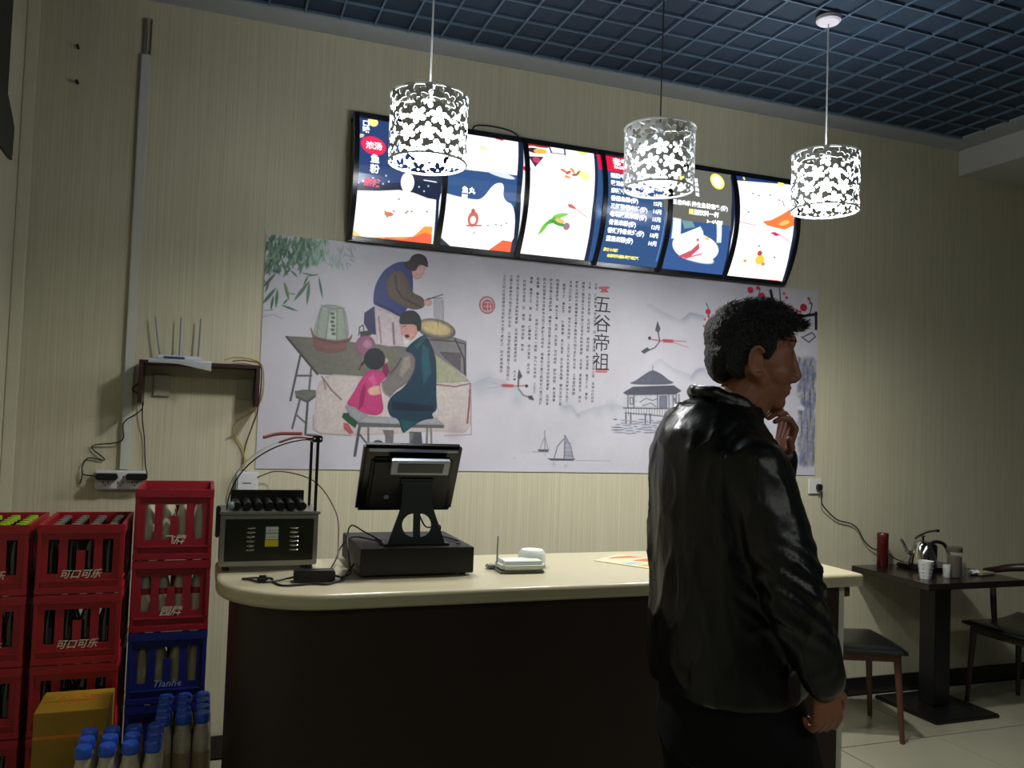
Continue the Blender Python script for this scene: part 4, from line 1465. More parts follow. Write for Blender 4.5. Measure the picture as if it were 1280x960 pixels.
# ================================================================ CRATES AND BOTTLES
def crate_mesh(w, l, h, mat):
    m = MB(); hw, hl = w/2, l/2
    fr_ = [(-.37*w, -.25*w, .29*h, .78*h), (-.15*w, .15*w, .62*h, .78*h), (-.15*w, -.05*w, .29*h, .78*h), (.05*w, .15*w, .29*h, .78*h), (.25*w, .37*w, .29*h, .78*h)]
    for y0, y1 in ((-hl+.006, -hl+.012), (hl-.012, hl-.006)): m.panel(-hw+.006, hw-.006, .004, h-.004, y0, y1, fr_)
    m2 = MB(); m2.X = Matrix.Rotation(PI/2, 4, 'Z')
    sd = [(x*l-.045*l, x*l+.045*l, .29*h, .78*h) for x in (-.36, -.18, 0, .18, .36)]
    for y0, y1 in ((-hw+.006, -hw+.012), (hw-.012, hw-.006)): m2.panel(-hl+.006, hl-.006, .004, h-.004, y0, y1, sd)
    m.V and m.add(m2.V, m2.F)
    m.box2((-hw+.01, -hl+.01, .003), (hw-.01, hl-.01, .010))
    # thick rims, foot ledge and corner posts
    for z0, z1, e in ((h-.03, h-.001, 0), (.001, .022, 0), (.17*h, .2*h, .001)):
        m.box2((-hw+e, -hl+e, z0), (hw-e, -hl+.008, z1), .002); m.box2((-hw+e, hl-.008, z0), (hw-e, hl-e, z1), .002)
        m.box2((-hw+e, -hl+.008, z0), (-hw+.008, hl-.008, z1), .002); m.box2((hw-.008, -hl+.008, z0), (hw-e, hl-.008, z1), .002)
    for sx in (-1, 1):
        for sy in (-1, 1): m.box((sx*(hw-.0085), sy*(hl-.0085), h/2), (.015, .015, h-.004), .003)
    return m
def divider_mesh(w, l, h):
    m = MB()
    for i in range(1, 4): m.box2((-w/2+i*w/4-.0015, -l/2+.013, .011), (-w/2+i*w/4+.0015, l/2-.013, .40*h))
    for i in range(1, 6): m.box2((-w/2+.013, -l/2+i*l/6-.0015, .011), (w/2-.013, -l/2+i*l/6+.0015, .40*h))
    return m
red = M('red crate plastic', '8e101a', .42, var=.1, scale=12); red2 = M('crimson crate plastic', '861222', .42, var=.1, scale=12); blue = M('blue crate plastic', '0e1c66', .42, var=.1, scale=12)
offw = M('off white print', 'c4b8a2', .5); offb = M('pale blue print', '8aa0bc', .5)
cola = M('dark cola bottle glass', '130d0b', .08, var=.2, spec=.8); capm = M('tin cap', '9a9890', .35, .7); grn = M('yellow green cap', '8fae1c', .4)
milk = M('milky drink bottle', 'b4b49a', .18, var=.08); creamy = M('yellowish milk bottle', 'a8a478', .18, var=.08); lab_r = M('red bottle band', '8e2438', .5)
bp_ = [(.012, .001), (.026, .003), (.028, .012), (.0275, .045), (.0255, .07), (.0275, .10), (.025, .125), (.016, .155), (.0125, .175), (.0125, .192)]
BM = {}
for nm, mm in (('cola', cola), ('milk', milk), ('creamy', creamy)): BM[nm] = MB().lathe(bp_, n=12).mesh('glass_body', mm, True)
CM = {'cola': MB().lathe([(.0135, .190), (.0145, .193), (.0135, .200)], n=10).mesh('cap', capm, True), 'green': MB().lathe([(.0145, .188), (.0155, .192), (.0145, .202)], n=10).mesh('cap', grn, True)}
LM = MB().lathe([(.0262, .112), (.0275, .118), (.0262, .134)], n=12, cap=False).mesh('band', lab_r, True)
def bottle(x, y, z, body, cap, lab, grp, band=False):
    t = bpy.data.objects.new('glass_bottle', None); C.objects.link(t); t.location = (x, y, z); t.rotation_euler = (0, 0, rnd.uniform(0, 6)); t.empty_display_size = .02
    tag(t, lab, 'bottle', grp)
    for nm, me in (('glass_body', BM[body]), ('cap', CM[cap])): o = bpy.data.objects.new(nm, me); C.objects.link(o); o.parent = t
    if band: o = bpy.data.objects.new('band', LM); C.objects.link(o); o.parent = t
cols = [ # x centre, front y, width, length, crate height, [colour,...] top first, name of stack
 (-.6335, 3.0, .25, .35, .2216, ['red']*5, 'leftmost stack', '可口可乐', 'cola', 'green'),
 (-.362, 3.0, .252, .35, .2216, ['red']*5, 'middle stack', '可口可乐', 'cola', 'cola'),
 (-.091, 3.1, .252, .36, .2425, ['crimson', 'crimson', 'blue', 'blue', 'blue'], 'right stack beside the counter', '飞牌', 'milk', 'cola')]
RW = ['row one', 'row two', 'row three', 'row four', 'row five', 'row six']; QW = ['far left', 'left of centre', 'right of centre', 'far right']
order = ['topmost', 'second from the top', 'third from the top', 'fourth from the top', 'bottom']
CME = {}
for cx, fy, w, l, h, colors, nm, word, body, cp in cols:
    for k, c in enumerate(colors):
        key = (c, w, l, h); mat = {'red': red, 'crimson': red2, 'blue': blue}[c]
        if key not in CME: CME[key] = (crate_mesh(w, l, h-.0002, mat).mesh('crate_shell', mat, False), divider_mesh(w, l, h).mesh('divider_grid', mat, False))
        z = (4-k)*h; t = thing('bottle_crate', '%s plastic bottle crate, %s in the %s' % (c, order[k], nm), 'crate', (cx, fy+l/2, z), 0, 'bottle crates against the wall')
        obj('crate_shell', CME[key][0], None, t); obj('divider_grid', CME[key][1], None, t)
        wd = word if c != 'blue' else '飞牌饮料'
        if k == 1 and c == 'crimson': wd = '园牌'
        sz = .030 if len(wd) == 4 else .034; wdth = len(wd)*sz*.98
        if c == 'blue':
            lettering('printed_logo', [('Tianhe', .034, -.045, .235*h, dict(shear=.3))], offb, t, lambda u, v, l=l: (u, -l/2+.0045, v))
        else:
            lettering('printed_logo', [(wd, sz, -wdth/2, .235*h, dict(shear=.35, bold=.0006))], offw, t, lambda u, v, l=l: (u, -l/2+.0045, v))
        if k == 4: continue
        lab = {'cola': 'dark cola bottle', 'milk': 'milky bottle'}[body]; bo = body
        if c == 'blue': lab = 'yellowish bottle'; bo = 'creamy'
        if cp == 'green': lab = 'green capped bottle'
        for r in range(6 if k == 0 else 2):
            for q in range(4):
                bottle(cx-(w-.03)/2+(q+.5)*(w-.03)/4, fy+.015+(r+.5)*(l-.03)/6, z+.0115, bo, cp, '%s in %s, %s, %s crate of the %s' % (lab, RW[r], QW[q], order[k].replace(' from the top', ''), nm.replace(' beside the counter', '')), 'bottles in crate, %s, %s' % (nm, order[k]), bo != 'cola' and (q*3+r+k) % 3 == 1)
# yellow carton
yb = thing('yellow_carton', 'yellow printed carton standing in front of the middle crate stack', 'box', (-.336, 2.872, 0))
yc = M('yellow printed cardboard', '8c6c10', .55, var=.12, scale=9); oc = M('orange print', 'c8701c', .55)
obj('carton_body', MB().box((0, 0, .2955), (.196, .196, .591), .002), yc, yb)
lt = MB(); lt.box((0, -.0985, .52), (.196, .0012, .008)); obj('front_stripe', lt, oc, yb)
obj('top_flap', MB().box((0, .0, .5925), (.192, .003, .002)), oc, yb)
obj('side_print', MB().prism([(-.09, .05), (-.02, .35), (.09, .28), (.09, .05)], -.0992, -.0982, 'y'), M('dark yellow print', 'a8860f', .55), yb)
lettering_each('top_lettering', [('八宝粥', .042, -.062, .02, dict(bold=.001)), ('礼盒装', .026, -.04, -.035, {})], oc, yb, lambda u, v: (u, v, .5915))
# drink bottles with blue caps, shrink packs on the floor
clear = M('cloudy drink in clear plastic', 'a89e8a', .12, var=.25, scale=60, spec=.8); bc = M('blue screw cap', '2250b4', .35, var=.08); lw = M('beige brown label', '8a7458', .45, var=.5, scale=90)
dm = [MB().lathe([(.02, .001), (.026, .004), (.027, .02), (.025, .03), (.027, .045), (.027, .19), (.026, .212), (.020, .230), (.0185, .252)], n=14).mesh('plastic_body', clear, True),
      MB().lathe([(.0205, .247), (.0222, .250), (.0222, .271), (.019, .277)], n=14).mesh('screw_cap', bc, True),
      MB().lathe([(.0275, .07), (.0278, .072), (.0278, .165), (.0275, .167)], n=14, cap=False).mesh('paper_label', lw, True)]
def drink(x, y, z, lab, grp):
    t = bpy.data.objects.new('drink_bottle', None); C.objects.link(t); t.location = (x, y, z); t.rotation_euler = (0, 0, rnd.uniform(0, 6)); t.empty_display_size = .02
    tag(t, lab, 'bottle', grp)
    for nm, me in zip(('plastic_body', 'screw_cap', 'paper_label'), dm): o = bpy.data.objects.new(nm, me); C.objects.link(o); o.parent = t
for lay, ln in ((1, 'upper'), (0, 'lower')):
    for r in range(3):
        for q in range(4): drink(-.273+q*.058, 2.54+r*.0625, lay*.295, 'blue capped bottle, %s, %s, %s layer of the pack before the yellow carton' % (('front', 'middle', 'back')[r], QW[q], ln), 'blue capped bottles, left pack, %s layer' % ln)
    for r in range(4):
        for q in range(3): drink(-.083+q*.0556, 2.735+r*.06, lay*.295, 'blue capped bottle, %s, %s, %s layer of the pack beside the counter' % (RW[r], ('left', 'centre', 'right')[q], ln), 'blue capped bottles, right pack, %s layer' % ln)
# ================================================================ WALL ITEMS, LEFT
dark_wood = M('dark red brown shelf board', '2a0e10', .4, var=.15, scale=8)
sh = thing('wall_shelf', 'small dark red brown wall shelf open below, left of the mural', 'shelf', (-.035, WY, 1.68))
obj('top_board', MB().box2((-.235, -.15, -.016), (.235, -.001, 0), .0015), dark_wood, sh)
obj('side_board', MB().box2((-.235, -.15, -.175), (-.219, -.001, -.016), .0015), dark_wood, sh)
obj('side_board', MB().box2((.219, -.15, -.175), (.235, -.001, -.016), .0015), dark_wood, sh)
for x, wd in ((-.19, 'left'), (.145, 'right')):
    jb = tag(obj('junction_box', MB().box2((x-.03, WY-.012, 1.535), (x+.035, WY-.0005, 1.63), .003), M('beige cover plate', 'a39f88', .5)), 'flat beige cover plate under the wall shelf, %s of the two' % wd, 'cover plate', 'cover plates')
rt = thing('wifi_router', 'white router with three antennas on the wall shelf, over a plastic bag', 'router', (-.12, 3.745, 1.683))
rw = M('white router plastic', 'b6bcc4', .35); rg = M('grey antenna', '6f747a', .4)
obj('router_case', MB().box((0, 0, .011), (.18, .1, .02), .006), rw, rt)
obj('blue_face', MB().box((-.02, -.052, .011), (.08, .003, .010), .001), M('dark blue plastic', '2a3c58', .3), rt)
for x0, x1 in ((-.08, -.105), (-.004, -.004), (.07, .074)): obj('antenna', MB().tube([(x0, .045, .012), (x0, .048, .03), ((x0+x1)/2, .048, .10), (x1, .048, .188)], lambda t: .0042-.001*t, 8, 3), rg, rt)
bag = MB(); R_ = []
V = []; F = []; nx, ny = 22, 10
for j in range(ny+1):
    for i in range(nx+1):
        x = -.115+.24*i/nx; s = j/ny*.12; n = noise.noise(Vector((x*30, s*40, 1)))*.006
        if s < .07: y, z = -.005-s, .0045+abs(n)*.4
        else: y, z = -.0785-abs(n)*.8, .004-(s-.07)*(.35+.9*max(0, i/nx-.45))
        V.append((x, y, z))
for j in range(ny):
    for i in range(nx): a = j*(nx+1)+i; F.append((a, a+1, a+nx+2, a+nx+1))
obj('plastic_bag', MB().add(V, F), glass('crinkled clear plastic', 'dfe6ea', .15, .45), rt, 'all')
rc = MB().box2((-.335, WY-.018, 1.225), (-.297, WY-.001, 2.978), .003)
tr = thing('cable_raceway', 'white plastic cable raceway running up the left of the wall', 'raceway', (0, 0, 0))
obj('cover', rc, M('white raceway plastic', 'b4b6ac', .4), tr)
obj('open_channel', MB().box2((-.333, WY-.006, 2.978), (-.327, WY-.001, 3.135)).box2((-.304, WY-.006, 2.978), (-.298, WY-.001, 3.135)), M('brown channel wall', '5c5348', .6), tr)
obj('cable', MB().tube([(-.318, WY-.007, 2.96), (-.316, WY-.008, 3.05), (-.319, WY-.007, 3.135)], .003), M('grey cable', '6a6a66', .5), tr)
cordm = M('black rubber cord', '0c0c0e', .5)
ps = thing('power_strip', 'white socket strip on the wall at the foot of the raceway', 'socket', (-.325, WY, 1.145))
obj('housing', MB().box2((-.095, -.038, 0), (.095, -.001, .078), .005), M('white socket plastic', 'c6c6c2', .35), ps)
hm = MB()
for cx in (-.055, 0, .055):
    for dx, dz in ((-.011, .052), (.011, .052), (-.009, .028), (.009, .028), (0, .018)): hm.box((cx+dx, -.0382, dz), (.0045, .001, .008))
obj('socket_hole', hm, cordm, ps)
for x, wd in ((-.375, 'left'), (-.262, 'right')):
    tag(obj('plug_adapter', MB().box((x, WY-.058, 1.2), (.08, .037, .026), .004), M('black adapter plastic', '0e1014', .35)), 'black plug adapter, %s one of two in the white socket strip' % wd, 'adapter', 'plug adapters on the socket strip')
def cord(name, label, pts, r=.0026, mat=cordm, cat='cord'): return tag(obj(name, MB().tube(pts, r, 6), mat), label, cat)
cord('adapter_cord', 'black cord looping from the left plug adapter up to the shelf', [(-.415, WY-.05, 1.2), (-.47, WY-.02, 1.21), (-.455, WY-.01, 1.27), (-.39, WY-.01, 1.265), (-.44, WY-.01, 1.32), (-.33, WY-.022, 1.345), (-.325, WY-.022, 1.42), (-.262, WY-.02, 1.475), (-.26, WY-.04, 1.53), (-.30, WY-.02, 1.56), (-.262, WY-.03, 1.60)])
cord('adapter_cord', 'black cord hanging from the shelf down to the right plug adapter', [(-.258, WY-.03, 1.55), (-.256, WY-.02, 1.44), (-.245, WY-.01, 1.36), (-.236, WY-.012, 1.25), (-.225, WY-.03, 1.205), (-.232, WY-.055, 1.2)])
cord('dangling_cord', 'short loose black cord end left of the socket strip', [(-.47, WY-.012, 1.22), (-.472, WY-.01, 1.19), (-.478, WY-.01, 1.165)])
ycab = M('yellow network cable', 'a08a3c', .5)
cord('network_cable', 'yellow network cable drooping from the right end of the wall shelf', [(.06, 3.76, 1.70), (.10, 3.78, 1.715), (.17, 3.80, 1.71), (.215, 3.80, 1.68), (.222, WY-.02, 1.56), (.19, WY-.015, 1.49), (.12, WY-.012, 1.44), (.11, WY-.012, 1.39), (.15, WY-.012, 1.32), (.16, WY-.02, 1.25), (.165, WY-.03, 1.225)], .003, ycab, 'cable')
cord('network_cable', 'brown cable beside the yellow one, below the right end of the wall shelf', [(.09, 3.77, 1.697), (.15, 3.80, 1.703), (.21, 3.80, 1.675), (.205, WY-.02, 1.50), (.185, WY-.012, 1.42), (.16, WY-.010, 1.33), (.15, WY-.02, 1.225)], .0026, M('brown cable', '4a2a22', .5), 'cable')
cord('network_cable', 'thin pale cable curving left of the yellow cable', [(.08, WY-.01, 1.365), (.115, WY-.01, 1.375), (.145, WY-.01, 1.33), (.165, WY-.012, 1.27)], .0018, M('pale cable', '8f8a78', .5), 'cable')
mo = thing('modem', 'white box on the wall seen through the curved glass of the roller grill', 'modem', (.175, WY, 1.122))
obj('case', MB().box2((-.045, -.035, 0), (.045, -.001, .1), .006), M('white modem plastic', 'c3c6c6', .4), mo)
obj('label_strip', MB().box2((-.02, -.0362, .05), (.015, -.0348, .056)), M('grey print', '777c80', .5), mo)
cord('modem_cable', 'thin brown cable arching from the wall modem down to the counter', [(.215, WY-.03, 1.20), (.30, 3.75, 1.23), (.42, 3.5, 1.21), (.47, 3.2, 1.12), (.455, 3.0, 1.03), (.44, 2.94, .94)], .0026, M('brown cable', '4a2a22', .5), 'cable')
# dark thing at the extreme upper left
dk = thing('wall_speaker', 'tall dark box on its bracket at the extreme upper left, cut by the picture edge', 'speaker', (LX, 3.3, 2.42))
obj('cabinet', MB().box2((0, -.3, .20), (.010, .245, .74), .003), M('black cabinet', '0d1210', .5), dk)
obj('bracket', MB().prism([(-.2, 0), (.36, .0), (.37, .13), (.245, .21), (-.2, .21)], .001, .012, 'x'), M('dark bracket', '1c2320', .5), dk)

# ================================================================ ROLLER GRILL
steel = M('brushed stainless steel', 'a5a59b', .38, 1., var=.15, scale=40, stretch=(1, 1, 12)); dsteel = M('dark polished steel', '40403a', .36, 1., var=.3, scale=9)
rg_ = thing('roller_grill', 'stainless steel sausage roller grill with curved glass cover on the left end of the counter', 'roller grill', (.052, 2.70, 1.0))
obj('base_box', MB().box2((0, 0, .014), (.292, .185, .172), .003), steel, rg_)
obj('side_plate', MB().box2((.014, -.004, .03), (.278, 0, .158), .002), dsteel, rg_)
obj('top_ledge', MB().box2((-.004, -.008, .172), (.297, .19, .181), .002), steel, rg_)
for x in (.09, .218):
    for k in range(6): obj('louver', MB().sphere((x, -.0045, .064+k*.0135), (.018, .009, .0045), 10, 6), M('bright louver steel', 'c8c8c0', .22, 1.), rg_)
obj('label_sticker', MB().box2((.132, -.0052, .074), (.172, -.0038, .136)), M('green sticker', '3f8f6a', .5), rg_)
obj('label_sticker', MB().box2((.134, -.0062, .1165), (.170, -.005, .134)), M('white sticker', 'c9cfc9', .5), rg_)
obj('label_sticker', MB().box2((.134, -.0062, .0965), (.170, -.005, .1135)), M('white sticker', 'c9cfc9', .5), rg_)
obj('label_sticker', MB().box2((.132, -.0063, .074), (.172, -.005, .094)), M('yellow sticker', 'c9b81c', .5), rg_)
lettering('sticker_lettering', [('CE 220V', .009, .137, .121, {}), ('1.2 kW', .009, .137, .101, {})], M('grey print', '777c80', .5), rg_, lambda u, v: (u, -.0066, v))
for x, y in ((.02, .02), (.27, .02), (.02, .165), (.27, .165)): obj('foot', MB().cyl((x, y, 0), (x, y, .016), .011, n=12), cordm, rg_)
for k in range(7): obj('roller', MB().cyl((.045+k*.033, .012, .196), (.045+k*.033, .172, .196), .0125, n=14), dsteel, rg_)
obj('back_rail', MB().box2((.03, .168, .181), (.262, .178, .232), .002), dsteel, rg_)
obj('knob', MB().sphere((.028, .02, .197), (.015, .012, .012)), M('clear knob plastic', '7a8a88', .15), rg_)
obj('side_handle', MB().box2((-.014, .02, .10), (-.001, .05, .195), .003), cordm, rg_)
obj('post', MB().box2((.276, .0, .181), (.285, .009, .40), .001), dsteel, rg_)
obj('post', MB().box2((.276, .168, .181), (.285, .177, .405), .001), dsteel, rg_)
obj('top_bracket', MB().box2((.262, -.004, .398), (.294, .182, .420), .003), M('tarnished bracket steel', '4c4a3c', .3, 1.), rg_)
obj('bolt', MB().sphere((.268, -.005, .409), .003, 8, 6).sphere((.287, -.005, .409), .003, 8, 6), M('bright louver steel', 'c8c8c0', .22, 1.), rg_)
arc = [(.016+.262*(1-math.cos(a)), .186+.222*math.sin(a)) for a in [i/16*PI/2 for i in range(17)]]
V = [(x, y, z) for x, z in arc for y in (.006, .172)]; F = [(2*i, 2*i+1, 2*i+3, 2*i+2) for i in range(16)]
obj('curved_glass', MB().add(V, F), glass('curved clear cover', 'c8d4d0', .12, .3), rg_, 'all')
obj('glass_edge', MB().tube([(x, .004, z) for x, z in arc], .0022, 6, 1), cordm, rg_)
obj('glass_edge', MB().tube([(x, .174, z) for x, z in arc], .0018, 6, 1), M('pale glass edge', '9aa69a', .2), rg_)
obj('hinge_strip', MB().tube([(.12, .14, .405), (.17, .14, .418), (.24, .10, .421)], .006, 6).tube([(.16, .0, .395), (.21, 0, .412), (.262, 0, .412)], .004, 6), M('red and black strip', '8a4a48', .4), rg_)

# ================================================================ ADAPTER ON THE COUNTER
ad = thing('power_adapter', 'black power adapter brick with its cords lying on the counter before the roller grill', 'adapter', (.315, 2.513, 1.0), -.06)
obj('brick', MB().box((0, 0, .017), (.118, .05, .032), .004), M('black adapter plastic', '0e1014', .35), ad)
obj('cord', MB().tube([(-.058, .0, .012), (-.085, .005, .006), (-.12, -.015, .004), (-.155, -.01, .004), (-.19, .03, .004), (-.2, .035, .004), (-.16, .045, .004), (-.12, .03, .004), (-.115, -.02, .004), (-.09, -.075, .004), (-.05, -.07, .004), (-.01, -.06, .004), (.03, -.07, .004), (.055, -.045, .004), (.07, -.03, .004)], .0032, 6), cordm, ad)
obj('plug', MB().box((-.145, -.005, .011), (.03, .022, .018), .005), cordm, ad)
obj('cord', MB().tube([(.058, .005, .015), (.075, .0, .01), (.085, -.02, .005), (.07, -.03, .004), (.088, .02, .005), (.10, .06, .01), (.125, .1, .03)], .0028, 6), cordm, ad)
obj('cord', MB().tube([(.07, .0, .01), (.05, .1, .004), (.075, .2, .02), (.10, .26, .06), (.13, .2, .098), (.19, .13, .098)], .0026, 6), cordm, ad)

# ================================================================ CASH DRAWER AND TERMINAL
blk = M('black painted metal', '08090b', .4, var=.15, scale=30, spec=.5); blks = M('black textured side metal', '121213', .5)
dr = thing('cash_drawer', 'wide black cash drawer on the counter under the touch terminal', 'cash drawer', (.628, 2.70, 1.0))
obj('drawer_case', MB().box2((-.178, -.178, .008), (.178, .178, .088), .002), blks, dr)
obj('drawer_back', MB().box2((-.176, -.1795, .010), (.176, -.178, .086)), blk, dr)
for x in (-.15, .15):
    for y in (-.15, .15): obj('foot', MB().cyl((x, y, 0), (x, y, .009), .01, n=10), cordm, dr)
pos = thing('touch_terminal', 'black touch screen terminal seen from behind, with silver customer display, on the cash drawer', 'terminal', (.632, 2.6, 1.088))
# A-shaped stand plate with two half-moon openings, tilted back
X = Matrix.Translation((0, -.03, .005)) @ Matrix.Rotation(math.radians(-6), 4, 'X')
def half(n=14):
    return [(.036*math.sin(PI*i/n), -.036*math.cos(PI*i/n)) for i in range(n+1)]
sm = MB(); sm.X = X
def side_poly(sg):
    # plate outline minus half moon, split in strips above / below / beside
    hh = half(); cz = .058; x0 = .011
    P = [(sg*0, 0), (sg*.092, 0), (sg*.085, .01), (sg*.048, .125), (sg*.046, .20), (0, .20)]
    strips = []
    strips.append([(0, 0), (sg*.092, 0), (sg*.0845, cz-.036), (sg*x0, cz-.036), (0, cz-.036)])
    strips.append([(0, cz-.036), (sg*x0, cz-.036), (sg*x0, cz+.036), (0, cz+.036)])
    strips.append([(0, cz+.036), (sg*x0, cz+.036), (sg*.058, cz+.036), (sg*.049, .125), (sg*.046, .20), (0, .20)])
    out = [(sg*(x0+x), cz+z) for x, z in hh]
    ed = [(sg*(.0845-(.0845-.058)*i/14), cz-.036+.072*i/14) for i in range(15)]
    for i in range(14): strips.append([out[i], ed[i], ed[i+1], out[i+1]])
    return strips
for sg in (-1, 1):
    for p in side_poly(sg): sm.prism(p, 0, .006, 'y')
obj('stand', sm, M('dark grey stand metal', '22292a', .4), pos)
obj('base_plate', MB().box2((-.105, -.04, 0), (.105, .12, .007), .002), blk, pos)
obj('hinge', MB().cyl((-.052, -.0, .20), (.052, -.0, .20), .012, n=14), blk, pos)
T = Matrix.Translation((-.02, .035, .198)) @ Matrix.Rotation(math.radians(29), 4, 'X')
def TB(): m = MB(); m.X = T; return m
obj('screen_housing', TB().box((0, .0, .012), (.315, .03, .246), .009), M('glossy black plastic', '08090b', .22), pos)
obj('rear_bulge', TB().box((0, -.02, .0), (.26, .022, .19), .012), M('black back plastic', '0b0d0e', .45), pos)
obj('silver_strip', TB().box((0, -.0155, .120), (.285, .004, .010), .0015), M('silver plastic', '8b95a0', .3, .5), pos)
cd_ = obj('customer_display', TB().box((.02, -.04, .078), (.185, .02, .052), .002), M('silver plastic', '8b95a0', .3, .5), pos)
obj('display_window', TB().box((.02, -.0508, .078), (.145, .002, .032)), M('dark blue display', '10182c', .15), cd_)
obj('round_emblem', TB().cyl((-.07, -.031, -.042), (-.07, -.034, -.042), .008, n=14), M('silver plastic', '8b95a0', .3, .5), pos)
obj('screen', TB().box((0, .0158, .012), (.29, .001, .22)), M('dark screen glass', '05070a', .08), pos)
cord('terminal_cord', 'black cord curling over the right of the cash drawer behind the terminal stand', [(.66, 2.66, 1.17), (.69, 2.68, 1.13), (.745, 2.72, 1.13), (.75, 2.75, 1.10), (.72, 2.78, 1.095), (.76, 2.70, 1.094), (.78, 2.60, 1.094), (.76, 2.56, 1.094)])
cord('terminal_cord', 'black cord lying over the left edge of the cash drawer', [(.53, 2.62, 1.097), (.49, 2.70, 1.115), (.455, 2.74, 1.13), (.44, 2.72, 1.09), (.436, 2.62, 1.02), (.43, 2.58, 1.005), (.40, 2.54, 1.004)])

# ================================================================ WHITE ROUTER AND LEAFLET ON COUNTER
r2 = thing('desk_router', 'small white device with upright antenna and rounded hump, right of the cash drawer', 'router', (.985, 2.585, 1.0), -.05)
wr = M('glossy white plastic', 'ccd0c8', .3)
obj('case', MB().box((-.005, -.02, .020), (.15, .10, .036), .012), wr, r2)
obj('base', MB().box((-.01, -.01, .004), (.15, .115, .008), .003), M('grey base plastic', '6f7068', .5), r2)
obj('rounded_hump', MB().lathe([(.001, 0), (.044, 0), (.047, .015), (.046, .045), (.036, .058), (.001, .062)], (.055, .04, .002), 24), wr, r2)
obj('antenna', MB().cyl((-.078, .0, .02), (-.078, -.003, .112), .0035, .0028, n=8), M('pale grey antenna', '98a097', .4), r2)
obj('foot_tab', MB().box((-.09, .03, .008), (.03, .04, .012), .004), M('grey base plastic', '6f7068', .5), r2)
lf = thing('menu_leaflet', 'laminated menu leaflet with orange and green pictures lying on the counter', 'leaflet', (1.31, 2.705, 1.0005), -.95)
obj('sheet', MB().box2((0, 0, 0), (.285, .2, .002)), M('laminated cream sheet', 'd2c6a0', .25), lf)
obj('picture_patch', MB().prism([(.02, .07), (.06, .13), (.10, .19), (.05, .185), (.02, .12)], .002, .0025), M('orange food print', 'c8602c', .3, var=.4, scale=60), lf)
obj('picture_patch', MB().prism([(.10, .10), (.15, .12), (.17, .17), (.12, .18)], .002, .0025), M('orange food print', 'c8602c', .3, var=.4, scale=60), lf)
obj('picture_patch', MB().prism([(.16, .03), (.24, .02), (.26, .06), (.19, .09)], .002, .0025), M('yellow food print', 'c4a22c', .3, var=.4, scale=60), lf)
obj('picture_patch', MB().prism([(.10, .03), (.14, .02), (.16, .07), (.12, .09)], .002, .0025), M('pale blue food print', 'a2aeb8', .3, var=.4, scale=60), lf)

# ================================================================ RIGHT OUTLET AND CORD
ol = thing('wall_outlet', 'white wall outlet with a black plug at the lower right corner of the mural', 'outlet', (3.203, WY, 1.13))
obj('plate', MB().box2((-.045, -.012, 0), (.045, -.006 if False else -.001, .088), .004), M('white socket plastic', 'c6c6c2', .35), ol)
obj('plug', MB().box((.014, -.028, .04), (.03, .032, .034), .006), cordm, ol)
KC = [(3.217, WY-.04, 1.165), (3.225, WY-.04, 1.13), (3.235, WY-.03, 1.08), (3.29, WY-.02, 1.03), (3.36, WY-.015, .985), (3.45, WY-.015, .965), (3.505, WY-.015, .93), (3.545, WY-.015, .87), (3.60, WY-.02, .825), (3.68, WY-.03, .80), (3.74, WY-.06, .765), (3.79, 3.74, .745)]

# ================================================================ TABLE
tb = thing('dining_table', 'dark square pedestal table against the back wall at the right', 'table', (3.795, 3.545, 0))
tw_ = M('dark table laminate', '1c1512', .22, var=.2, scale=6, stretch=(1, 8, 1)); bm_ = M('black cast iron', '0c0c0c', .4)
obj('tabletop', MB().box2((-.335, -.275, .697), (.335, .27, .73), .004), tw_, tb)
obj('column', MB().box2((-.055, -.055, .02), (.055, .055, .697), .004), bm_, tb)
obj('base_plate', MB().box2((-.22, -.225, 0), (.22, .2, .02), .006), bm_, tb)

th = thing('thermos_flask', 'slim dark red thermos flask at the left end of the table', 'flask', (3.625, 3.755, .731))
rdm = M('dark red metallic flask', '480c12', .25, .3)
obj('body', MB().lathe([(.028, 0), (.0305, .004), (.0305, .135), (.029, .142)], n=24), rdm, th)
obj('lid', MB().lathe([(.0285, .142), (.031, .146), (.031, .182), (.027, .188)], n=24), M('darker red lid', '4a0e14', .3), th)
kt = thing('steel_kettle', 'polished steel kettle with open lid and black handle on the table', 'kettle', (3.80, 3.64, .757), -.35)
chrome = M('polished steel', 'c2beb8', .08, 1., var=.05)
obj('body', MB().lathe([(.06, 0), (.072, .003), (.073, .012), (.062, .07), (.05, .11), (.047, .118), (.04, .128), (.012, .136)], n=32), chrome, kt)
obj('spout', MB().tube([(-.062, 0, .06), (-.082, 0, .068), (-.098, 0, .092), (-.118, 0, .128), (-.128, 0, .135)], lambda t: .013-.007*t, 10), chrome, kt)
obj('handle', MB().tube([(.042, 0, .118), (.075, 0, .128), (.115, 0, .118), (.14, 0, .08), (.15, 0, .035), (.148, 0, .02)], .0095, 10), M('black handle plastic', '0b0b0c', .3), kt)
obj('rear_grip', MB().box((.062, 0, .065), (.02, .05, .10), .006), M('black handle plastic', '0b0b0c', .3), kt)
obj('lid_knob', MB().lathe([(.006, .136), (.006, .15), (.012, .155), (.008, .162)], n=12), M('black handle plastic', '0b0b0c', .3), kt)
obj('swing_bar', MB().tube([(-.045, 0, .142), (-.01, 0, .165), (.03, 0, .182), (.075, 0, .19)], .006, 8).sphere((.08, 0, .19), (.014, .01, .009)), M('black handle plastic', '0b0b0c', .3), kt)
kh = thing('kettle_hot_plate', 'flat black electric hot plate under the kettle', 'hot plate', (3.86, 3.64, .7305), 0)
obj('power_cord', MB().tube([(x-3.86, y-3.64, z-.7305) for x, y, z in KC], .0035, 6), cordm, kh)
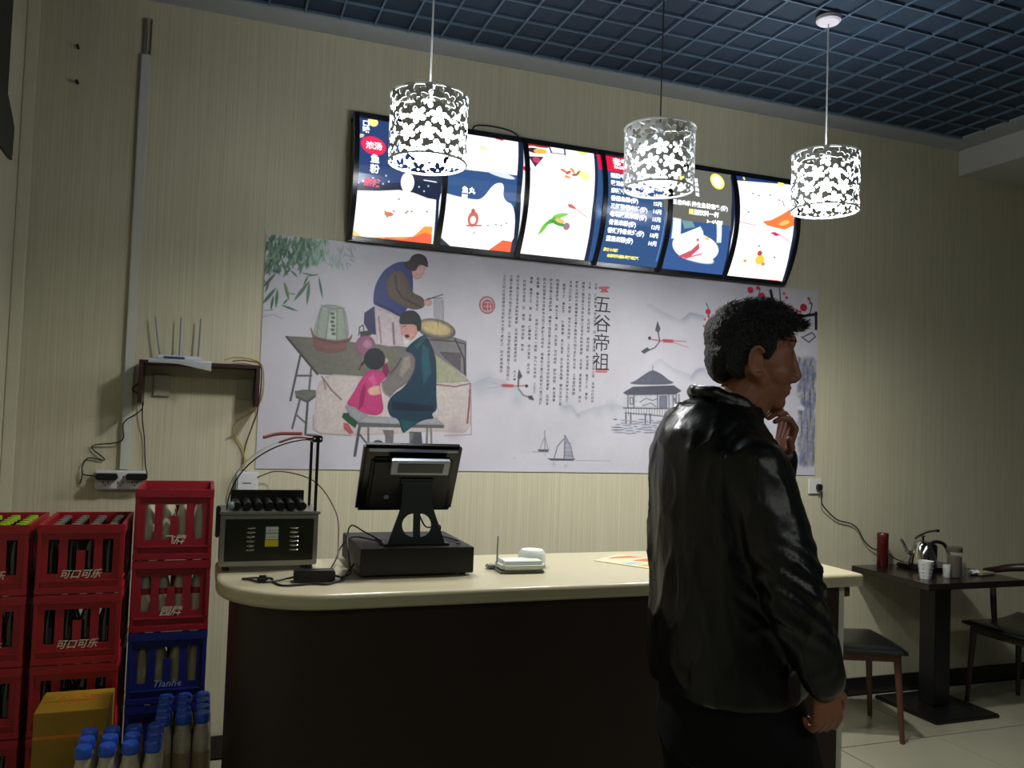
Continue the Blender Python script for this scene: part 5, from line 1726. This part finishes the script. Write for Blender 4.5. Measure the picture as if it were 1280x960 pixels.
obj('plate_case', MB().box((0, 0, .0125), (.30, .21, .023), .006), M('black glossy plate', '0d0d0e', .18), kh)
obj('heating_disc', MB().cyl((-.06, 0, .0238), (-.06, 0, .0255), .075, n=28), dsteel, kh)
pc = thing('paper_cup', 'white paper cup with faint printing at the front left of the table', 'cup', (3.575, 3.405, .731))
obj('cup_wall', MB().lathe([(.026, 0), (.0265, .002), (.038, .088), (.0395, .092), (.036, .09), (.0255, .006)], n=24), M('white paper', 'bdbfb8', .6), pc)
pm = MB()
for i in range(7):
    for k in range(4): a = i/7*2*PI; r = .0285+.0115*(k*.02+.012)/.088; z = .012+k*.02; pm.box((r*math.cos(a), r*math.sin(a), z+.006), (.002, .009, .009), 0, Matrix.Rotation(a, 3, 'Z'))
obj('printed_marks', pm, M('grey blue print', '8a9098', .6), pc)
jr = thing('glass_jar', 'tall glass jar of brown tea standing on the table beside the paper cup', 'jar', (3.775, 3.405, .731))
obj('glass_wall', MB().lathe([(.034, 0), (.038, .004), (.038, .135), (.034, .145), (.0355, .15)], n=24), glass('jar glass', 'a8a8a0', .05, .12), jr)
obj('tea', MB().lathe([(.033, .004), (.0355, .008), (.0355, .11), (.033, .112)], n=24), M('brown tea', '2c1c0e', .3, var=.5, scale=60), jr)
obj('lid', MB().lathe([(.037, .135), (.039, .138), (.039, .158), (.035, .161)], n=24), M('smoky jar lid', '4a4440', .35), jr)
gc = thing('glass_mug', 'small empty glass mug right of the glass jar', 'mug', (3.85, 3.44, .731))
obj('glass_wall', MB().lathe([(.022, 0), (.026, .003), (.029, .07), (.027, .068), (.024, .008)], n=20), glass('mug glass', 'd0d4cc', .04, .3), gc)
obj('handle', MB().tube([(.027, 0, .06), (.048, 0, .055), (.046, 0, .02), (.025, 0, .014)], .004, 8), glass('mug glass', 'd0d4cc', .04, .3), gc)
gl = tag(obj('drinking_glass', MB().lathe([(.016, .731), (.018, .735), (.02, .80), (.0185, .799), (.016, .74)], (3.715, 3.40, 0), 18), glass('mug glass', 'd0d4cc', .04, .3)), 'slim empty glass between the paper cup and the jar', 'glass')
np_ = MB()
for k in range(3): np_.sphere((3.94+k*.018, 3.44+(k % 2)*.012, .744+k*.001), (.022, .02, .011), 12, 8)
tag(obj('crumpled_tissue', np_, M('white tissue', 'c4c6be', .8, bump=.6, bscale=90)), 'crumpled white tissue near the right edge of the table', 'tissue')
pb = thing('snack_packet', 'flat yellow and pale packet lying on the right of the table', 'packet', (4.03, 3.45, .731), .2)
obj('packet_body', MB().box((0, 0, .006), (.14, .07, .011), .005), M('clear grey film', '8c8c7c', .25), pb)
obj('yellow_end', MB().box((-.035, 0, .0125), (.05, .06, .003), .001), M('yellow film', '9c8a22', .35), pb)

# ================================================================ CHAIRS
def chair(label, loc, rz, wood, rail):
    t = thing('dining_chair', label, 'chair', loc, rz, 'chairs at the table')
    sm_ = MB(); nx, ny = 14, 14; V = []; F = []
    for zz in (0, 1):
        for j in range(ny+1):
            for i in range(nx+1):
                u = -1+2*i/nx; v = -1+2*j/ny; w = (1-.16*(abs(u)**3))
                x = .215*u*(1-.06*v*v); y = .225*v*(1-.10*(1-u)/2)
                z = .425+.012*max(0, -u)**2*1.8+.02*max(0, -u-.4)
                if zz: z += .032*(1-.5*max(abs(u), abs(v))**6)
                V.append((x, y, z))
    n1 = (nx+1)*(ny+1)
    for j in range(ny):
        for i in range(nx):
            a = j*(nx+1)+i; F.append((a, a+nx+1, a+nx+2, a+1)); F.append((n1+a, n1+a+1, n1+a+nx+2, n1+a+nx+1))
    bnd = [i for i in range(nx+1)]+[(j+1)*(nx+1)-1 for j in range(1, ny+1)]+[ny*(nx+1)+i for i in range(nx-1, -1, -1)]+[j*(nx+1) for j in range(ny-1, 0, -1)]
    for k in range(len(bnd)): a, b = bnd[k], bnd[(k+1) % len(bnd)]; F.append((a, b, n1+b, n1+a))
    s = obj('seat', sm_.add(V, F), M('black leatherette seat', '0c1012', .3, bump=.1), t, 'all')
    fr2 = MB()
    for sy in (-1, 1): fr2.box((0, sy*.175, .405), (.36, .022, .042), .003)
    for sx in (-1, 1): fr2.box((sx*.175, 0, .405), (.022, .34, .042), .003)
    obj('seat_frame', fr2, wood, t)
    for sx in (-1, 1):
        for sy in (-1, 1): obj('leg', MB().cyl((sx*.172, sy*.17, .415), (sx*.195, sy*.19, 0), .0185, .0115, n=12), wood, t)
    if rail:
        for sy in (-1, 1): obj('back_post', MB().tube([(-.02, sy*.20, .41), (-.025, sy*.215, .55), (-.03, sy*.225, .705)], lambda u: .013+.004*math.sin(u*PI), 10), wood, t)
        P = [(.02, -.235, .715), (-.06, -.235, .715), (-.14, -.20, .73), (-.20, -.11, .745), (-.22, 0, .75), (-.20, .11, .745), (-.14, .20, .73), (-.06, .235, .715), (.02, .235, .715)]
        obj('top_rail', MB().tube(P, lambda u: .014+.012*math.sin(u*PI), 10), wood, t)
    return t
w1 = M('reddish brown chair wood', '4a2c1c', .4, var=.2, scale=10, stretch=(1, 1, .2)); w2 = M('dark brown chair wood', '2a1a12', .4, var=.2, scale=10, stretch=(1, 1, .2))
chair('brown wooden chair with black seat left of the table, partly behind the counter', (3.09, 3.42, 0), math.radians(-21), w1, False)
chair('dark wooden chair with curved rail right of the table, cut by the picture edge', (4.27, 3.39, 0), math.radians(180), w2, True)
# ================================================================ THE MAN
def bake(me_obj, voxel, smooth, disp=None):
    md = me_obj.modifiers.new('r', 'REMESH'); md.mode = 'VOXEL'; md.voxel_size = voxel; md.use_smooth_shade = True
    if smooth:
        m2 = me_obj.modifiers.new('s', 'SMOOTH'); m2.iterations = smooth; m2.factor = .5
    dg = bpy.context.evaluated_depsgraph_get(); me = bpy.data.meshes.new_from_object(me_obj.evaluated_get(dg))
    me_obj.modifiers.clear(); me_obj.data = me
    if disp:
        n = [v.normal.copy() for v in me.vertices]
        for v, nn in zip(me.vertices, n): v.co = v.co + disp(v.co, nn)
    me.polygons.foreach_set('use_smooth', [True]*len(me.polygons)); me.update()
    return me_obj
def ell(z, cx, cy, rx, ry, n=36, tilt=0., p=2.0):
    out = []
    for i in range(n):
        a = 2*PI*i/n; c, s = math.cos(a), math.sin(a); k = (abs(c)**p+abs(s)**p)**(-1/p)
        x = cx+rx*c*k; y = cy+ry*s*k; out.append((x, y, z+tilt*(x-cx)))
    return out
MAN = (1.10, 1.60, -.02); MROT = math.radians(-10)
skin = M('tanned skin', '8c5a42', .5, var=.1, scale=18, bump=.03, bscale=220)
HT = Matrix.Translation((.050, 0, 1.661)) @ Matrix.Rotation(math.radians(-14), 4, 'Z') @ Matrix.Rotation(math.radians(4), 4, 'Y')
def H(*p): return HT @ Vector(p)
RH = HT.to_3x3()
bd_ = MB()
def HE(c, r, rot=None): bd_.sphere(H(*c), r, 18, 12, RH @ (rot or Matrix.Identity(3)))
def HC(p, q, a, b): bd_.cap(H(*p), H(*q), a, b)
HE((-.008, 0, .042), (.090, .074, .080)); HE((.028, 0, .0), (.064, .064, .088)); HE((.03, 0, -.055), (.048, .056, .042)); HE((.058, 0, -.082), (.026, .030, .022))
for s in (-1, 1):
    HE((.045, s*.036, -.022), (.036, .026, .030)); HE((.073, s*.030, .047), (.012, .024, .0085))
    HC((.012, s*.058, -.045), (-.012, s*.064, -.02), .018, .020); HE((.094, s*.013, -.030), (.010, .009, .008))
    HE((.063, s*.031, .030), (.018, .017, .012)); HE((.067, s*.031, .036), (.0145, .017, .005)); HE((.068, s*.031, .020), (.0125, .015, .0045))
    # ear: shell with helix ring
    e = Matrix.Rotation(math.radians(-12), 3, 'Y')
    HE((-.004, s*.076, -.004), (.017, .006, .032), e); pr = None
    for i in range(13):
        a = -2.2+i*4.6/12; p = (-.004-.017*math.cos(a+.1)*1.0-.003*math.sin(a), s*.084, -.002+.032*math.sin(a))
        if pr: HC(pr, p, .0046, .0046)
        pr = p
    HE((.002, s*.080, -.036), (.008, .005, .009))
HE((.079, 0, .056), (.014, .040, .020)); HC((.086, 0, .036), (.104, 0, -.018), .0075, .0105); HE((.100, 0, -.024), (.012, .0125, .009))
HE((.084, 0, -.048), (.010, .020, .0065)); HE((.081, 0, -.060), (.011, .018, .0065)); HE((.073, 0, -.053), (.018, .030, .020))
# neck, torso and limbs, all one surface
bd_.cap((.045, -.012, 1.60), (-.02, 0, 1.50), .059, .066); bd_.cap((-.02, 0, 1.50), (-.02, 0, 1.42), .066, .10)
bd_.rings([ell(z, cx, 0, rx, ry) for z, cx, rx, ry in ((.86, 0, .10, .155), (1.0, 0, .115, .16), (1.12, .0, .105, .145), (1.3, -.005, .12, .17), (1.42, -.015, .11, .18), (1.49, -.02, .07, .12))])
SR, ER, WR = Vector((-.02, -.18, 1.44)), Vector((.03, -.245, 1.20)), Vector((.115, -.225, 1.015))
SL, EL, WL = Vector((-.02, .195, 1.455)), Vector((.16, .20, 1.235)), Vector((.160, .055, 1.465))
for a, b, c in ((SR, ER, WR), (SL, EL, WL)):
    bd_.cap(a, b, .052, .040); bd_.cap(b, c, .040, .026)
LEG = {-1: ((.05, -.095, .90), (.15, -.11, .50), (.10, -.11, .10)), 1: ((0, .09, .90), (.03, .10, .50), (-.01, .105, .10))}
for s in (-1, 1):
    hp, kn, an = [Vector(q) for q in LEG[s]]
    bd_.cap(hp, kn, .085, .055); bd_.cap(kn, an, .052, .036); bd_.cap(an-Vector((0, 0, .03)), an+Vector((.13, s*.015, -.065)), .034, .028)
def hand(wrist, d, palm_n, side, curls, scale=1.):
    """d finger direction, palm_n the way the palm faces, side towards the thumb"""
    d = d.normalized(); palm_n = (palm_n-d*palm_n.dot(d)).normalized(); sd = side; sd = (sd-d*sd.dot(d)-palm_n*sd.dot(palm_n)).normalized(); k = scale
    for i in range(4):
        o = (1.5-i)*.0195*k*sd; bd_.cap(wrist+o*.55+d*.01*k, wrist+o+d*.082*k, .0145*k, .0115*k)
    for i, L in enumerate((.072, .08, .074, .058)):
        p = wrist+(1.5-i)*.0205*k*sd+d*.086*k; dd = d.copy(); rr = .0092*k
        for j, fr_ in enumerate((.45, .30, .25)):
            dd = (Matrix.Rotation(curls[i]*(1 if j else .8), 3, palm_n.cross(d)*-1) @ dd).normalized() if True else dd
            q = p+dd*L*fr_*k; bd_.cap(p, q, rr, rr*.9); p = q; rr *= .9
    p = wrist+sd*.026*k+d*.02*k; q = p+(sd*.8+d*.75+palm_n*.35).normalized()*.042*k; bd_.cap(p, q, .0125*k, .0105*k)
    q2 = q+(sd*.15+d*.95+palm_n*.4).normalized()*.030*k; bd_.cap(q, q2, .0105*k, .0088*k)
hand(WR, Vector((.12, .05, -1)), Vector((-.15, 1, 0)), Vector((1, .1, 0)), (.75, .8, .85, .9), .88)
hand(WL, Vector((-.1, -.55, .85)), Vector((-1, -.1, .1)), Vector((-.25, -.6, -.4)), (.75, .8, .9, 1.0), .95)
man = bpy.data.objects.new('person', bd_.mesh('person', skin)); C.objects.link(man)
man.location = MAN; man.rotation_euler = (0, 0, MROT)
tag(man, 'person in black leather jacket standing before the counter, seen from behind, hand at chin', 'person')
bake(man, .0036, 3)
for s in (-1, 1):
    obj('eye', MB().sphere(H(.0705, s*.031, .028), .0105, 14, 10), M('eye white', 'a8a29a', .2), man)
    obj('iris', MB().sphere(H(.0758, s*.0315, .0285), (.0062, .0062, .0062), 10, 8), M('dark iris', '140d0a', .15), man)
# hair
hb = MB()
def HH(c, r, rot=None): hb.sphere(H(*c), r, 20, 14, RH @ (rot or Matrix.Identity(3)))
HH((-.020, 0, .060), (.092, .082, .082)); HH((-.046, 0, .012), (.060, .070, .066)); HH((-.060, 0, -.018), (.036, .052, .036))
HH((.012, 0, .112), (.074, .064, .034), Matrix.Rotation(math.radians(6), 3, 'Y'))
for s in (-.03, -.01, .012, .034): hb.cap(H(.045, s, .112), H(.101, s*.9, .092+abs(s)*.1), .020, .010)
for s in (-1, 1): HH((.020, s*.066, .040), (.018, .010, .034)); HH((-.04, s*.066, .0), (.030, .012, .045)); HH((.045, s*.058, .078), (.030, .014, .020))
hair = obj('hair', hb, M('black short hair', '08090b', .5, bump=.9, bscale=260, var=.3, stretch=(1, 1, .5)), man)
bake(hair, .0045, 2, lambda co, n: n*(.0022*noise.noise(co*160)+.0020*noise.noise(co*60)))
stm = MB(); fw = RH @ Vector((1, 0, .1)); hv = [v for v in hair.data.vertices if (HT.inverted() @ v.co).z > .045]
for v in rnd.sample(hv, 2200):
    n = v.normal; side_ = n.orthogonal().normalized()*.0016; up_ = n.cross(side_).normalized()*.0016
    tip = v.co+(n*.45+fw*.9+Vector((rnd.uniform(-.3, .3), rnd.uniform(-.3, .3), rnd.uniform(-.2, .3)))).normalized()*rnd.uniform(.008, .018); b0 = v.co-n*.002
    stm.add([b0+side_, b0-side_*.5+up_, b0-side_*.5-up_, tip], [(0, 1, 3), (1, 2, 3), (2, 0, 3), (2, 1, 0)])
strands = obj('hair_strands', stm, M('black short hair', '08090b', .5), hair, 'all'); strands['kind'] = 'stuff'
for s in (-1, 1): obj('eyebrow', MB().tube([H(.086, s*.014, .050), H(.086, s*.030, .056), H(.072, s*.046, .052)], .0032, 6), M('black short hair', '08090b', .5), man)
# jacket
leather = M('black leather', '060808', .36, var=.2, scale=30, bump=.35, bscale=26, stretch=(1, 1, .45), spec=.45)
jb_ = MB()
jb_.rings([ell(z, cx, 0, rx, ry, p=2.25) for z, cx, rx, ry in ((.942, .005, .142, .190), (.955, .005, .152, .198), (1.02, .0, .154, .200), (1.14, -.003, .150, .196), (1.28, -.010, .148, .203), (1.39, -.022, .143, .205), (1.455, -.032, .130, .200), (1.50, -.04, .112, .165), (1.535, -.04, .095, .118), (1.56, -.035, .085, .088))])
for s, (a, b, c) in ((-1, (SR, ER, WR)), (1, (SL, EL, WL))):
    a2 = a+Vector((0, -s*.012, -.012)); jb_.cap(a2, (a2+b)/2, .074, .070); jb_.cap((a2+b)/2, b, .071, .064); jb_.cap(b, (b+c)/2, .064, .055)
    e = b+(c-b)*.90; jb_.cap((b+c)/2, e, .055, .045)
# standing collar around the neck, open in front
Pc_ = []
for i in range(19):
    a = math.radians(-150+i*300/18)+PI   # skips the front
    x = -.012+.078*math.cos(a); y = .080*math.sin(a); fr_ = (math.cos(a)+1)/2
    Pc_.append((x, y, fr_))
for k in range(18):
    (x, y, f), (x2, y2, f2) = Pc_[k], Pc_[k+1]
    jb_.cap((x*1.08, y*1.1, 1.525-.03*f), (x2*1.08, y2*1.1, 1.525-.03*f2), .013, .013)
    jb_.cap((x*1.0+.004, y*.98, 1.595-.055*f), (x2+.004, y2*.98, 1.595-.055*f2), .0105, .0105)
    jb_.cap((x*1.03, y*1.03, 1.56-.045*f), (x2*1.03, y2*1.03, 1.56-.045*f2), .012, .012)
jk = obj('leather_jacket', jb_, leather, man)
def folds(co, n):
    a = co.z; f = .0
    q = Vector((co.x*9, co.y*9, co.z*2.6)); r = 1-abs(noise.noise(q)); f += .010*(r**4)-.004
    q2 = Vector((co.x*16+5, co.y*16, co.z*9+co.x*8)); r2_ = 1-abs(noise.noise(q2)); f += .0045*(r2_**5)
    for e in (ER, EL):                       # creases gathered in the elbow
        d = (co-e).length
        if d < .14: f += .006*math.sin((co.z+co.x*.7)*170)*(1-d/.14)
    return n*f
bake(jk, .0066, 4, folds)
# trousers and shoes
tr_ = MB(); tr_.rings([ell(z, .02, 0, rx, ry) for z, rx, ry in ((.80, .14, .17), (.86, .15, .185), (.94, .145, .188), (.99, .13, .18))])
for s in (-1, 1):
    hp, kn, an = [Vector(q) for q in LEG[s]]
    tr_.cap(hp-Vector((0, 0, .04)), kn, .112, .086); tr_.cap(kn, an+Vector((0, 0, .02)), .086, .068)
tz = obj('black_trousers', tr_, M('black trouser cloth', '07080a', .8, bump=.3, bscale=14, stretch=(1, 1, .3), spec=.2), man)
bake(tz, .009, 4, lambda co, n: n*(.006*(1-abs(noise.noise(Vector((co.x*8, co.y*8, co.z*5)))))**4))
for s in (-1, 1):
    sh_ = MB(); sh_.X = Matrix.Translation(Vector((LEG[s][2][0]+.02, 0, .02))); sh_.cap((-.06, s*.103, .04), (.03, s*.108, .042), .043, .048).cap((.03, s*.108, .04), (.15, s*.12, .032), .046, .034).box((.045, s*.112, .011), (.27, .094, .022), .01)
    o = obj('shoe', sh_, M('black shoe leather', '0a0a0b', .3), man); bake(o, .006, 2)
